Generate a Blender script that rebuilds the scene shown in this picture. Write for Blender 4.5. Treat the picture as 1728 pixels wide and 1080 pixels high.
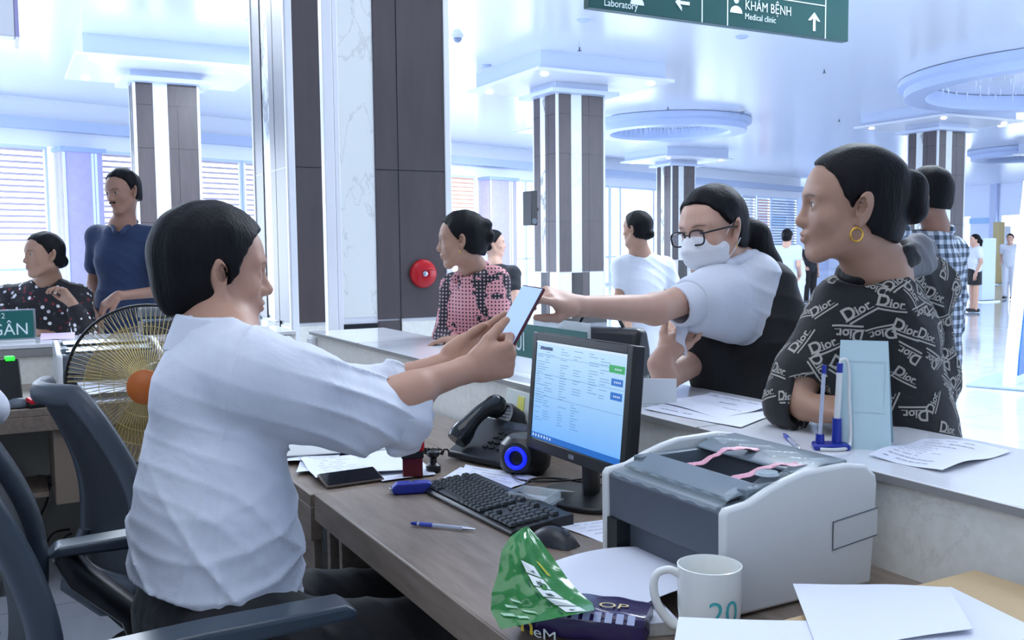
import bpy, bmesh, math, random
import numpy as np
from math import sin, cos, pi, radians, atan2, sqrt
from mathutils import Vector, Matrix, Euler
from mathutils.bvhtree import BVHTree

random.seed(7)
for _o in list(bpy.data.objects): bpy.data.objects.remove(_o)
SC = bpy.context.scene
COL = SC.collection

# ------------------------------------------------------------------ camera
F = 1600.0; CAMH = 1.36
YAW, PITCH, ROLL = radians(-28.4), radians(90-4.29), -0.010
CAMR = Matrix.Rotation(YAW, 3, 'Z') @ Matrix.Rotation(PITCH, 3, 'X') @ Matrix.Rotation(ROLL, 3, 'Z')
cd = bpy.data.cameras.new('camera'); cam = bpy.data.objects.new('camera', cd); COL.objects.link(cam)
cd.sensor_width = 36; cd.lens = 36*F/1728; cd.clip_end = 300
cam.matrix_world = Matrix.Translation((0, 0, CAMH)) @ CAMR.to_4x4()
SC.camera = cam
# ------------------------------------------------------------------ view, sky, light
vs = SC.view_settings
SC.display_settings.display_device = 'sRGB'
vs.view_transform = 'Standard'; vs.look = 'None'; vs.gamma = 1; vs.exposure = 0.0; vs.use_curve_mapping = False
SC.cycles.max_bounces = 8; SC.cycles.diffuse_bounces = 4; SC.cycles.glossy_bounces = 3
SC.cycles.transmission_bounces = 6; SC.cycles.transparent_max_bounces = 12
SC.cycles.caustics_reflective = False; SC.cycles.caustics_refractive = False
SC.cycles.use_denoising = True; SC.cycles.sample_clamp_indirect = 4
W = bpy.data.worlds.new('daylight'); SC.world = W; W.use_nodes = True
bg = W.node_tree.nodes['Background']; bg.inputs[0].default_value = (0.70, 0.82, 1.0, 1); bg.inputs[1].default_value = 6.0
def area_light(name, loc, rot, sx, sy, power, col=(0.86, 0.92, 1.0)):
    l = bpy.data.lights.new(name, 'AREA'); l.shape = 'RECTANGLE'; l.size = sx; l.size_y = sy; l.energy = power; l.color = col
    o = bpy.data.objects.new(name, l); COL.objects.link(o); o.location = loc; o.rotation_euler = rot
    return o
area_light('station_fill_light', (0.4, 1.6, 4.5), (0, 0, 0), 3.0, 3.0, 62, (.93, .96, 1.0))  # added lamp without a fitting, gives the station its top light
area_light('rear_fill_light', (-3.2, -1.5, 3.0), (radians(62), 0, radians(-55)), 3.0, 2.0, 42)  # fill lamp added behind the camera to lift the foreground

def at(px, py, d):                       # point seen at pixel, d metres along the view axis
    v = CAMR @ Vector(((px-864)/F, -(py-540)/F, -1)); return Vector((0, 0, CAMH)) + v*d
def atz(px, py, z):
    v = CAMR @ Vector(((px-864)/F, -(py-540)/F, -1)); return Vector((0, 0, CAMH)) + v*((z-CAMH)/v.z)
def atx(px, py, x):
    v = CAMR @ Vector(((px-864)/F, -(py-540)/F, -1)); return Vector((0, 0, CAMH)) + v*(x/v.x)
def aty(px, py, y):
    v = CAMR @ Vector(((px-864)/F, -(py-540)/F, -1)); return Vector((0, 0, CAMH)) + v*(y/v.y)

# ------------------------------------------------------------------ materials
def lin(c):
    if isinstance(c, str): c = tuple(int(c[i:i+2], 16)/255 for i in (0, 2, 4))
    return tuple((x/12.92 if x <= .04045 else ((x+.055)/1.055)**2.4) for x in c[:3]) + (1,)
class NT:
    def __init__(s, name):
        s.m = bpy.data.materials.new(name); s.m.use_nodes = True; s.t = s.m.node_tree; s.t.nodes.clear()
        s.out = s.n('ShaderNodeOutputMaterial'); s.b = s.n('ShaderNodeBsdfPrincipled'); s.l(s.b.outputs[0], s.out.inputs[0])
    def n(s, k, **kw):
        x = s.t.nodes.new(k)
        for a, v in kw.items(): setattr(x, a, v)
        return x
    def l(s, a, b): s.t.links.new(a, b)
    def co(s, scale=(1, 1, 1), rot=(0, 0, 0), kind='Object'):
        tc = s.n('ShaderNodeTexCoord'); mp = s.n('ShaderNodeMapping'); s.l(tc.outputs[kind], mp.inputs[0])
        mp.inputs[3].default_value = scale; mp.inputs[2].default_value = rot; return mp.outputs[0]
    def noise(s, vec, scale=5, detail=3, rough=.5, dist=0):
        x = s.n('ShaderNodeTexNoise'); s.l(vec, x.inputs['Vector']); x.inputs['Scale'].default_value = scale
        x.inputs['Detail'].default_value = detail; x.inputs['Roughness'].default_value = rough; x.inputs['Distortion'].default_value = dist
        return x.outputs[0]
    def ramp(s, fac, stops, interp='LINEAR'):
        r = s.n('ShaderNodeValToRGB'); s.l(fac, r.inputs[0]); r.color_ramp.interpolation = interp
        e = r.color_ramp.elements
        while len(e) < len(stops): e.new(.5)
        for i, (p, c) in enumerate(stops): e[i].position = p; e[i].color = c if len(c) == 4 else lin(c)
        return r.outputs[0]
    def bump(s, h, strength=.2, dist=.01):
        b = s.n('ShaderNodeBump'); s.l(h, b.inputs['Height']); b.inputs['Strength'].default_value = strength
        b.inputs['Distance'].default_value = dist; s.l(b.outputs[0], s.b.inputs['Normal'])
    def math(s, op, a, b=None):
        m = s.n('ShaderNodeMath', operation=op)
        for i, v in enumerate((a, b)):
            if v is None: continue
            if isinstance(v, (int, float)): m.inputs[i].default_value = v
            else: s.l(v, m.inputs[i])
        return m.outputs[0]
    def mix(s, f, a, b):
        m = s.n('ShaderNodeMix', data_type='RGBA')
        s.l(f, m.inputs[0]) if not isinstance(f, (int, float)) else setattr(m.inputs[0], 'default_value', f)
        for i, v in ((6, a), (7, b)):
            if isinstance(v, (tuple, str)): m.inputs[i].default_value = lin(v) if isinstance(v, str) else v
            else: s.l(v, m.inputs[i])
        return m.outputs[2]
    def color(s, c): s.l(c, s.b.inputs['Base Color'])
MATS = {}
def mat(name, col, rough=.5, metal=0, spec=.5, var=0.0, vscale=8, bump=0, bscale=60, emit=None, es=1, trans=0, alpha=1, coat=0, sss=0, ior=1.45):
    if name in MATS: return MATS[name]
    t = NT(name); b = t.b; c = lin(col)
    b.inputs['Base Color'].default_value = c; b.inputs['Roughness'].default_value = rough; b.inputs['Metallic'].default_value = metal
    b.inputs['Specular IOR Level'].default_value = spec; b.inputs['Transmission Weight'].default_value = trans
    b.inputs['Alpha'].default_value = alpha; b.inputs['Coat Weight'].default_value = coat; b.inputs['IOR'].default_value = ior
    if sss: b.inputs['Subsurface Weight'].default_value = sss; b.inputs['Subsurface Scale'].default_value = .01; b.inputs['Subsurface Radius'].default_value = (1, .35, .2)
    v = t.co()
    if var:
        n = t.noise(v, vscale, 4); d = tuple(max(0, x*(1-var)) for x in c[:3])+(1,); u = tuple(min(1, x*(1+var)) for x in c[:3])+(1,)
        t.color(t.ramp(n, [(.3, d), (.7, u)]))
    if bump: t.bump(t.noise(v, bscale, 4), bump, .004)
    if emit: b.inputs['Emission Color'].default_value = lin(emit); b.inputs['Emission Strength'].default_value = es
    MATS[name] = t.m; return t.m
def special(name, fn):
    if name in MATS: return MATS[name]
    t = NT(name); fn(t); MATS[name] = t.m; return t.m

def _floor(t):
    v = t.co((1, 1, 1)); br = t.n('ShaderNodeTexBrick'); t.l(v, br.inputs[0]); br.offset = 0
    br.inputs['Scale'].default_value = 1; br.inputs['Brick Width'].default_value = .8; br.inputs['Row Height'].default_value = .8
    br.inputs['Mortar Size'].default_value = .004; br.inputs['Color1'].default_value = lin('c6ccd6'); br.inputs['Color2'].default_value = lin('c0c7d2'); br.inputs['Mortar'].default_value = lin('959ba6')
    n = t.noise(v, 1.3, 6, .6, 1.2); c = t.mix(t.ramp(n, [(.45, (0, 0, 0, 1)), (.55, (.25, .25, .25, 1)), (.6, (0, 0, 0, 1))]), br.outputs[0], 'a9b0bc')
    t.color(c); t.b.inputs['Roughness'].default_value = .08
def _ceil(t):
    t.b.inputs['Base Color'].default_value = lin('e2e8f4'); t.b.inputs['Roughness'].default_value = .2; t.b.inputs['Specular IOR Level'].default_value = .7; t.b.inputs['IOR'].default_value = 1.8
def _panel(t):
    v = t.co((1, 1, .15)); n = t.noise(v, 14, 4)
    t.color(t.ramp(n, [(.3, '4b4346'), (.7, '544b4d')])); t.b.inputs['Roughness'].default_value = .32
def _marble(t):
    v = t.co((1.2, 1.2, .5), (0, .5, .3)); n1 = t.noise(v, .95, 5, .5, .8); n2 = t.noise(v, 2.6, 6, .55, 1.0)
    f = t.ramp(n1, [(.465, (0, 0, 0, 1)), (.497, (.9, .9, .9, 1)), (.505, (.5, .5, .5, 1)), (.54, (0, 0, 0, 1))]); g = t.ramp(n2, [(.485, (0, 0, 0, 1)), (.5, (.4, .4, .4, 1)), (.51, (0, 0, 0, 1))])
    t.color(t.mix(g, t.mix(f, 'e6eae8', '7f7d7a'), 'b0aeaa')); t.b.inputs['Roughness'].default_value = .18
def _wood(t):
    v = t.co((9, 1.1, 9)); n = t.noise(v, 6, 6, .6, .4); n2 = t.noise(t.co((1, 1, 1)), 2.2, 2)
    c = t.mix(n2, t.ramp(n, [(.3, '6f6258'), (.7, '8c7d70')]), t.ramp(n, [(.3, '786a5e'), (.7, '95867a')]))
    t.color(c); t.b.inputs['Roughness'].default_value = .38; t.bump(n, .06, .002)
def _stone(t):
    v = t.co((1, 1, 1)); n = t.noise(v, 1.8, 8, .62, 1.5); f = t.ramp(n, [(.49, (0, 0, 0, 1)), (.503, (.18, .18, .18, 1)), (.512, (0, 0, 0, 1))])
    n2 = t.noise(v, 40, 3); t.color(t.mix(f, t.ramp(n2, [(.35, 'e6e6de'), (.65, 'eeeee8')]), 'a8a49c')); t.b.inputs['Roughness'].default_value = .3
M_FLOOR = special('glossy_floor_tile', _floor); M_CEIL = special('gloss_ceiling', _ceil); M_PANEL = special('brown_panel', _panel)
M_MARB = special('veined_marble', _marble); M_WOOD = special('desk_laminate', _wood); M_STONE = special('counter_stone', _stone)
M_WHITE = mat('white_trim', 'e8ebf2', .3); M_TOP = mat('counter_top_stone', 'e4e6ec', .12, var=.03, vscale=3)
M_GREYEDGE = mat('grey_edge', '8f8f8e', .4); M_BLACK = mat('black_plastic', '14161a', .35); M_DARK = mat('dark_plastic', '24282e', .4, bump=.05)
M_CHROME = mat('chrome', 'b9c2cc', .18, 1); M_PAPER = mat('paper', 'dde2f0', .7); M_INK = mat('ink', '6b6f80', .7)
M_BLUEP = mat('blue_plastic', '20329a', .3); M_GREYP = mat('grey_plastic', '565e68', .42, var=.03); M_WPLAST = mat('white_plastic', 'd9dcdc', .38)
M_GLASSY = mat('thin_glass', 'dfeeff', .05, alpha=.18); M_TEAL = mat('teal_sign', '1d6460', .35); M_LILAC = mat('lilac_cladding', 'b4aedd', .25, var=.05)
M_RED = mat('red_plastic', 'b01420', .3); M_BLACKPL = mat('black_stone', '15171b', .15)

# ------------------------------------------------------------------ mesh building
class MB:
    def __init__(s): s.v = []; s.f = []; s.m = []
    def add(s, vs, fs, mi=0, M=None):
        o = len(s.v)
        s.v += [tuple(M @ Vector(v)) if M else tuple(v) for v in vs]
        s.f += [tuple(i+o for i in f) for f in fs]; s.m += [mi]*len(fs); return s
    def box(s, x0, x1, y0, y1, z0, z1, mi=0, M=None):
        return s.add([(x0, y0, z0), (x1, y0, z0), (x1, y1, z0), (x0, y1, z0), (x0, y0, z1), (x1, y0, z1), (x1, y1, z1), (x0, y1, z1)],
                     [(0, 3, 2, 1), (4, 5, 6, 7), (0, 1, 5, 4), (1, 2, 6, 5), (2, 3, 7, 6), (3, 0, 4, 7)], mi, M)
    def tube(s, pts, r, n=10, mi=0, M=None, cap=True, flat=1.0):
        P = [Vector(p) for p in pts]; R = r if isinstance(r, (list, tuple)) else [r]*len(P)
        vs = []; fs = []; up = None
        for i, p in enumerate(P):
            t = (P[min(i+1, len(P)-1)]-P[max(i-1, 0)]).normalized()
            if up is None: up = t.orthogonal().normalized()
            up = (up-t*up.dot(t)); up = up.normalized() if up.length > 1e-6 else t.orthogonal().normalized()
            w = t.cross(up)
            for k in range(n):
                a = 2*pi*k/n; vs.append(p+up*cos(a)*R[i]+w*sin(a)*R[i]*flat)
        for i in range(len(P)-1):
            for k in range(n): fs.append((i*n+k, i*n+(k+1) % n, (i+1)*n+(k+1) % n, (i+1)*n+k))
        if cap: fs.append(tuple(range(n-1, -1, -1))); fs.append(tuple((len(P)-1)*n+k for k in range(n)))
        return s.add(vs, fs, mi, M)
    def lathe(s, prof, n=28, mi=0, M=None, c=(0, 0), cap=True):
        vs = []; fs = []
        for r, z in prof:
            for k in range(n): a = 2*pi*k/n; vs.append((c[0]+r*cos(a), c[1]+r*sin(a), z))
        for i in range(len(prof)-1):
            for k in range(n): fs.append((i*n+k, i*n+(k+1) % n, (i+1)*n+(k+1) % n, (i+1)*n+k))
        if cap and prof[0][0] > 1e-5: fs.append(tuple(range(n-1, -1, -1)))
        if cap and prof[-1][0] > 1e-5: fs.append(tuple((len(prof)-1)*n+k for k in range(n)))
        return s.add(vs, fs, mi, M)
    def prism(s, poly, axis, a, b, mi=0, M=None):      # poly in the two other axes
        n = len(poly)
        def p3(q, w): return {0: (w, q[0], q[1]), 1: (q[0], w, q[1]), 2: (q[0], q[1], w)}[axis]
        vs = [p3(q, a) for q in poly]+[p3(q, b) for q in poly]
        fs = [tuple(range(n-1, -1, -1)), tuple(range(n, 2*n))]+[(i, (i+1) % n, n+(i+1) % n, n+i) for i in range(n)]
        return s.add(vs, fs, mi, M)
    def grid(s, fn, nu, nv, mi=0, thick=0):
        vs = [fn(i/nu, j/nv) for i in range(nu+1) for j in range(nv+1)]
        fs = [(i*(nv+1)+j, (i+1)*(nv+1)+j, (i+1)*(nv+1)+j+1, i*(nv+1)+j+1) for i in range(nu) for j in range(nv)]
        if thick:
            N = len(vs); vs2 = [Vector(v)-Vector((0, 0, thick)) for v in vs]
            fs2 = [tuple(N+i for i in reversed(f)) for f in fs]
            rim = [i*(nv+1) for i in range(nu+1)]+[nu*(nv+1)+j for j in range(1, nv+1)]+[i*(nv+1)+nv for i in range(nu-1, -1, -1)]+[j for j in range(nv-1, 0, -1)]
            fs3 = [(rim[k], N+rim[k], N+rim[(k+1) % len(rim)], rim[(k+1) % len(rim)]) for k in range(len(rim))]
            return s.add(vs+vs2, fs+fs2+fs3, mi)
        return s.add(vs, fs, mi)
    def sphere(s, c, r, n=16, mi=0, M=None):
        rr = r if isinstance(r, (list, tuple)) else (r, r, r); m = n//2; vs = []; fs = []
        for i in range(m+1):
            for k in range(n):
                a = 2*pi*k/n; b = pi*i/m; vs.append((c[0]+rr[0]*sin(b)*cos(a), c[1]+rr[1]*sin(b)*sin(a), c[2]+rr[2]*cos(b)))
        for i in range(m):
            for k in range(n): fs.append((i*n+k, (i+1)*n+k, (i+1)*n+(k+1) % n, i*n+(k+1) % n))
        return s.add(vs, fs, mi, M)
    def build(s, name, mats, parent=None, bevel=0, seg=2, smooth=35, world=None):
        me = bpy.data.meshes.new(name); me.from_pydata([tuple(v) for v in s.v], [], s.f)
        for m in (mats if isinstance(mats, (list, tuple)) else [mats]): me.materials.append(m)
        me.polygons.foreach_set('material_index', s.m)
        bm = bmesh.new(); bm.from_mesh(me); bmesh.ops.remove_doubles(bm, verts=bm.verts, dist=1e-6)
        bmesh.ops.dissolve_degenerate(bm, edges=bm.edges, dist=1e-7)
        bmesh.ops.recalc_face_normals(bm, faces=bm.faces); bm.to_mesh(me); bm.free()
        if smooth:
            me.polygons.foreach_set('use_smooth', [True]*len(me.polygons)); me.set_sharp_from_angle(angle=radians(smooth))
        o = bpy.data.objects.new(name, me); COL.objects.link(o)
        if parent: o.parent = parent
        if world is not None: o.matrix_local = world
        if bevel:
            b = o.modifiers.new('edge', 'BEVEL'); b.width = bevel; b.segments = seg; b.limit_method = 'ANGLE'; b.angle_limit = radians(40)
        return o
def tag(o, label, cat, group=None, kind=None):
    if label: o['label'] = label
    if cat: o['category'] = cat
    if group: o['group'] = group
    if kind: o['kind'] = kind
    return o
def struct(o): o['kind'] = 'structure'; return o
def root(name, label, cat, loc=(0, 0, 0), rz=0, group=None, M=None):
    o = bpy.data.objects.new(name, None); COL.objects.link(o); o.empty_display_size = .05
    if M is not None: o.matrix_world = M
    else: o.location = loc; o.rotation_euler = (0, 0, rz)
    return tag(o, label, cat, group)
def copy_tree(o, parent=None):
    c = o.copy(); COL.objects.link(c); c.parent = parent
    for ch in o.children: copy_tree(ch, c)
    return c
def text_mesh(s, size, align='LEFT', ext=.0004, off=0):
    cu = bpy.data.curves.new('txt', 'FONT'); cu.body = s; cu.size = size; cu.align_x = align; cu.extrude = ext; cu.resolution_u = 3; cu.offset = off
    o = bpy.data.objects.new('txt', cu); COL.objects.link(o); bpy.context.view_layer.update()
    me = bpy.data.meshes.new_from_object(o.evaluated_get(bpy.context.evaluated_depsgraph_get()))
    vs = [tuple(v.co) for v in me.vertices]; fs = [tuple(p.vertices) for p in me.polygons]
    bpy.data.objects.remove(o); bpy.data.meshes.remove(me); bpy.data.curves.remove(cu); return vs, fs
def basis(o, x, y, z): return Matrix(((x[0], y[0], z[0], o[0]), (x[1], y[1], z[1], o[1]), (x[2], y[2], z[2], o[2]), (0, 0, 0, 1)))
def frame_from(o, x, zhint):
    x = Vector(x).normalized(); z = Vector(zhint); z = (z-x*z.dot(x)).normalized(); y = z.cross(x); return basis(o, x, y, z)

# ================================================================== THE HALL

m_ = mat('rear_wall_paint', 'e9edf3', .5)
struct(MB().box(-14, 12, -4.2, -4.0, 0, 4.62).build('wall_rear', m_, smooth=0))
struct(MB().box(-6.2, -6.0, -4.0, 12, 0, 4.62).build('wall_left', m_, smooth=0))
# glazed wall far away, turned about 19 degrees to the columns
WO = Vector((-8, 19.5, 0)); WD = Vector((1, .34, 0)).normalized(); WN = Vector((-WD.y, WD.x, 0))
WM = basis(WO, WD, WN, Vector((0, 0, 1)))
def wall_u(px):
    v = CAMR @ Vector(((px-864)/F, 0.07, -1)); A = np.array([[v.x, -WD.x], [v.y, -WD.y]]); r = np.linalg.solve(A, np.array([WO.x, WO.y])); return float(r[1])
WEND = wall_u(1350)
e0 = WO+WD*WEND; wA = WO-WD*8+WN*.3; wB = e0+WN*.3
plan = [(-14, -8), (48.3, -8), (48.3, e0.y+8.3), (e0.x-.3, e0.y+8.3), (wB.x, wB.y), (wA.x, wA.y)]
struct(MB().prism(plan, 2, -.2, 0).build('floor', M_FLOOR, smooth=0))
struct(MB().prism(plan, 2, 4.62, 4.8).build('ceiling', M_CEIL, smooth=0))
mb = MB()
mb.box(-8, WEND, 0, .3, 3.62, 4.62, 0, WM); mb.box(-8, WEND, -.25, 0, 3.95, 4.18, 1, WM)
mb.box(-8, WEND, 0, .3, 0, .1, 0, WM)
struct(mb.build('wall_back', [mat('window_wall_paint', 'eef2fa', .4), mat('cornice_ledge_shade', 'b4c2dc', .4)], smooth=0))  # the cornice's blue-grey paints in the shading of the ledge
M_SLAT = mat('pale_slat', 'c9bcc6', .45); M_SLATO = mat('orange_slat', 'd9a48e', .45); M_SLATD = mat('grey_slat', '8a94a8', .45)
M_FRAMEW = mat('window_frame_paint', 'cfdcf2', .35)
def window(i, u0, u1, lou=None, mull=(), lz=1.62):
    o = MB()
    for a, b in ((u0, u0+.06), (u1-.06, u1)): o.box(a, b, 0, .12, .1, 3.62, 0, WM)
    o.box(u0+.06, u1-.06, 0, .12, 3.55, 3.62, 0, WM); o.box(u0+.06, u1-.06, 0, .12, 1.0, 1.06, 0, WM)
    for m in mull: o.box(m-.05, m+.05, 0, .14, .1, 3.55, 0, WM)
    w = struct(o.build('window_%d' % i, M_FRAMEW, smooth=0))
    MB().box(u0+.06, u1-.06, .05, .06, .1, 3.55, 0, WM).build('window_pane', M_GLASSY, w, smooth=0)
    if lou:
        l = MB(); z = lz
        while z < 3.5:
            l.prism([(-.02, z), (.03, z-.0), (.05, z+.05), (.0, z+.05)], 0, u0+.1, u1-.1, 0, WM); z += .125
        l.build('louvre', lou, w, smooth=0)
    return w
us = [wall_u(x) for x in (-60, 92, 168, 230, 343, 412, 446, 640, 764, 806, 857, 905, 1030, 1103, 1172, 1215, 1252, 1300, 1345)]
window(1, us[0], us[1]-.05, M_SLAT); window(2, us[2]+.05, us[3]+1.4, M_SLAT); window(3, us[4]-1.2, us[5], M_SLAT); window(4, us[5]+.02, us[6]+1.5, M_SLAT)
window(5, us[7], us[9]-.05, M_SLATO); window(6, us[10]+.05, us[12]-.05, None, [us[10]+.9, us[11]+1.0]); window(7, us[12], us[14], None, [wall_u(1047), us[13]])
window(8, us[14]+.05, us[16]-.1, None, [us[15]]); window(9, us[16], wall_u(1275), M_SLAT); window(10, wall_u(1277), us[17], M_SLATO, lz=.3); window(11, us[17]+.05, us[18], M_SLATD, (), .3)
def pier(name, px0, px1):
    a, b = wall_u(px0), wall_u(px1); w = b-a
    o = MB(); n = 6; c = .12
    poly = [(a, 0), (a, -.5+c)]+[(a+c-c*cos(k*pi/2/n), -.5+c-c*sin(k*pi/2/n)) for k in range(1, n)]+[(a+c, -.5), (b-c, -.5)]+[(b-c+c*sin(k*pi/2/n), -.5+c-c*cos(k*pi/2/n)) for k in range(1, n)]+[(b, -.5+c), (b, 0)]
    o.prism(poly, 2, 0, 3.5, 0, WM)
    o.prism([(a-.03, 0), (a-.03, -.53), (b+.03, -.53), (b+.03, 0)], 2, 3.5, 3.6, 2, WM)
    for q in (.02, .68, .76): o.box(a+w*q, a+w*q+.05, -.512, -.49, 0, 3.49, 1, WM)
    return struct(o.build(name, [M_LILAC, mat('pier_bright_strip', 'e6f4ff', .15), mat('pier_cap', '9fb2d6', .3)], smooth=40))
pier('wall_pier_left', 95, 166); pier('wall_pier_centre', 808, 856)
# far end of the hall beyond the last windows
e0 = WO+WD*WEND
mb = MB(); mb.box(e0.x, 50, e0.y+8, e0.y+8.3, 0, 4.62, 0)
for k in range(9):
    x = e0.x+.8+k*3.0; mb.box(x, x+.35, e0.y+7.7, e0.y+8, 0, 4.62, 1); mb.box(x+.35, x+3, e0.y+7.9, e0.y+8, 2.6, 3.1, 2)
struct(mb.build('wall_far', [mat('far_wall_paint', 'dfe8fa', .4), mat('far_wall_strip', 'b8c4e2', .35), mat('far_wall_band', '9fc4ea', .35)], smooth=0))
mb = MB(); y = -8
while y < e0.y+8:
    mb.box(48, 48.3, y, y+1.9, 0, 4.62, 0); mb.box(48, 48.3, y+1.9, y+3.4, 0, .9, 0); mb.box(48, 48.3, y+1.9, y+3.4, 2.9, 4.62, 0); mb.box(47.8, 48, y+.2, y+.6, 0, 4.62, 1); mb.box(47.9, 48, y+.6, y+1.9, 2.5, 2.8, 2); y += 3.4
struct(mb.build('wall_right', [mat('far_wall_paint', 'dfe8fa', .4), mat('far_wall_strip', 'b8c4e2', .35), mat('far_wall_band', '9fc4ea', .35)], smooth=0))

# ---------------- clad columns
def column(x, y, s, t, label, capital=True, zt=4.08):
    rt = root('clad_column', label, 'column', (x, y, 0), 0, 'clad columns of the lobby')
    ph = .94
    def face(o, L, ax):
        # pattern along a face: corner trim, panel, marble, narrow panel, wide panel, trim
        def bx(a, b, z0, z1, mi, out=.012):
            a *= L; b *= L
            if ax == 0: o[mi].box(a, b, -out, .0, z0, z1)                     # -Y face
            elif ax == 1: o[mi].box(-out, 0, t-b, t-a, z0, z1)                # -X face
            elif ax == 2: o[mi].box(L-b, L-a, t, t+out, z0, z1)               # +Y face
            else: o[mi].box(s, s+out, a, b, z0, z1)                           # +X face
        for zz in (ph+.9, ph+2.1, zt-.35): bx(.03, .285, zz, zz+.005, 'k', .0135); bx(.515, .97, zz, zz+.005, 'k', .0135)
        for q in ((.03, .285), (.515, .97)):
            bx(q[0], q[1], ph, zt, 'p')
        bx(.659, .664, .1, zt, 'k', .0135)
        bx(.29, .51, ph+.02, zt, 'm', .006)
        bx(.515, .66, .1, ph-.01, 'p')
        bx(.03, .285, .1, ph-.02, 'w', .008); bx(.668, .97, .1, ph-.02, 'w', .008); bx(.29, .51, .1, ph-.02, 'k', .01)
        bx(-.012, .028, 0, zt, 't', .018); bx(.972, 1.012, 0, zt, 't', .018)
    o = {k: MB() for k in 'pmwkt'}
    core = MB().box(0, s, 0, t, 0, 4.62); core.build('core', M_WHITE, rt, smooth=0)
    for ax, L in ((0, s), (1, t), (2, s), (3, t)): face(o, L, ax)
    o['p'].build('brown_panel', M_PANEL, rt, bevel=.003); o['m'].build('marble_panel', M_MARB, rt, smooth=0); o['w'].build('plinth_panel', M_STONE, rt, smooth=0)
    o['k'].build('plinth_insert', M_BLACKPL, rt, smooth=0); o['t'].build('corner_trim', M_WHITE, rt, bevel=.004)
    MB().box(-.03, s+.03, -.03, t+.03, 0, .1).build('skirting', M_BLACKPL, rt, smooth=0)
    if capital:
        c = MB(); g = .2; c.box(-g, s+g, -g, t+g, zt, zt+.07); c.box(-.05, s+.05, -.05, t+.05, zt+.07, zt+.2)
        c.build('capital_collar', mat('capital_paint', 'ccd8f0', .35), rt, smooth=0)
        g = .78; c = MB().box(-g, s+g, -g, t+g, zt+.24, 4.62); c.build('capital_slab', mat('capital_paint', 'ccd8f0', .35), rt, smooth=0)
        g = .9; c = MB().box(-g, s+g, -g, t+g, zt+.19, zt+.24); c.build('capital_lip', M_WHITE, rt, smooth=0)
        g = .6
        for a in (-g, s+g):
            for b in (-g, t+g):
                if b == t+g and a == s+g: continue
                MB().lathe([(.0, zt+.16), (.05, zt+.165), (.07, zt+.19)], 12, c=(a, b)).build('downlight', mat('lamp_glow', 'ffffff', .5, emit='ffffff', es=9), rt)
    return rt
column(1.50, 5.44, 1.0, .8, 'large brown panelled column with marble strip at the end of the counter', False, 4.62)
column(8.78, 14.5, 1.0, .82, 'brown and marble column behind the reaching hand, in mid hall')
column(2.03, 16.4, 1.0, .5, 'brown and marble column behind the man in the dark blue polo shirt')
column(19.97, 25.6, 1.0, .8, 'small distant column above the woman in the white t-shirt')
column(19.9, 15.3, 1.0, .85, 'column rising behind the man in the checked shirt')
column(30.5, 18.2, 1.0, .8, 'distant lilac grey column at the right edge of the hall')

# panels added to brighten the hall: thin frame, glowing diffuser and its own lamp
def ceiling_fill_panel(x, y, w, d, power, label):
    r = root('fill_light_panel', label, 'fill light', (x, y, 4.6), 0, 'added ceiling fill panels')
    m = MB(); m.box(-w/2-.06, w/2+.06, -d/2-.06, -d/2, -.01, .018); m.box(-w/2-.06, w/2+.06, d/2, d/2+.06, -.01, .018); m.box(-w/2-.06, -w/2, -d/2, d/2, -.01, .018); m.box(w/2, w/2+.06, -d/2, d/2, -.01, .018)
    m.build('panel_frame', M_CEIL, r, smooth=0); MB().box(-w/2, w/2, -d/2, d/2, 0, .018).build('diffuser', mat('fill_panel_glow', 'ffffff', .5, emit='f4faff', es=2.2), r, smooth=0)
    l = area_light('panel_fill_lamp', (x, y, 4.57), (0, 0, 0), w, d, power, (.80, .90, 1))
for x, y, w, d, pw, l in ((0.2, 10.5, 2.2, 2.6, 260, 'added fill panel left of the column behind the polo shirt man'), (4.1, 12.5, 1.6, 2.6, 260, 'added fill panel hidden by the large column'),
    (5.2, 4.6, 2.4, 2.4, 230, 'added fill panel over the floor in front of the large column'), (9.4, 5.6, 2.4, 2.4, 170, 'added fill panel over the open floor near the counter'), (14.6, 6.6, 2.6, 2.6, 150, 'added fill panel right of the picture over the lobby'), (21, 8.5, 2.6, 2.6, 140, 'added fill panel far right of the picture'),
    (13.9, 22.5, 2, 2, 380, 'far added fill panel behind the mid hall column'), (27, 13, 3, 3, 150, 'distant added fill panel near the last column'), (-3.2, 13.5, 2.6, 2.6, 280, 'added fill panel at the left edge near the windows')):
    ceiling_fill_panel(x, y, w, d, pw*1.3, l)
# ---------------- ceiling rings, lamps and fittings
def ring(px, py, r, label, z=4.5):
    c = atz(px, py, 4.3); rt = root('ceiling_ring', label, 'ceiling ring', (c.x, c.y, 0), 0, 'round ceiling coffers')
    m = MB(); m.lathe([(r-.45, 4.61), (r-.45, 4.36), (r-.4, 4.3), (r, 4.3), (r, 4.45), (r+.12, 4.5), (r+.12, 4.61)], 64, cap=False); m.build('coffer_rim', mat('coffer_paint', 'c0d0f2', .35), rt)
    f = MB()
    for ri in range(1, 5):
        n = 10*ri
        for k in range(n):
            a = 2*pi*k/n; rr = (r-.7)*ri/4; x, y = rr*cos(a), rr*sin(a); l = .16+.05*((k*7+ri) % 3)
            f.add([(x-.025, y, 4.6), (x+.025, y, 4.6), (x, y+.03, 4.6), (x, y, 4.6-l)], [(0, 1, 2), (0, 3, 1), (1, 3, 2), (2, 3, 0)])
    g = f.build('crystal_drop', mat('crystal', 'dbe6fb', .08, spec=1), rt, smooth=0); g['kind'] = 'stuff'
    return rt
ring(1130, 226, 1.95, 'round white ceiling coffer with crystal drops beyond the mid hall column')
ring(1830, 150, 3.2, 'large round ceiling coffer at the upper right edge of the picture')
ring(1740, 268, 1.9, 'distant round coffer with crystals right of the rear column')
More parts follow.
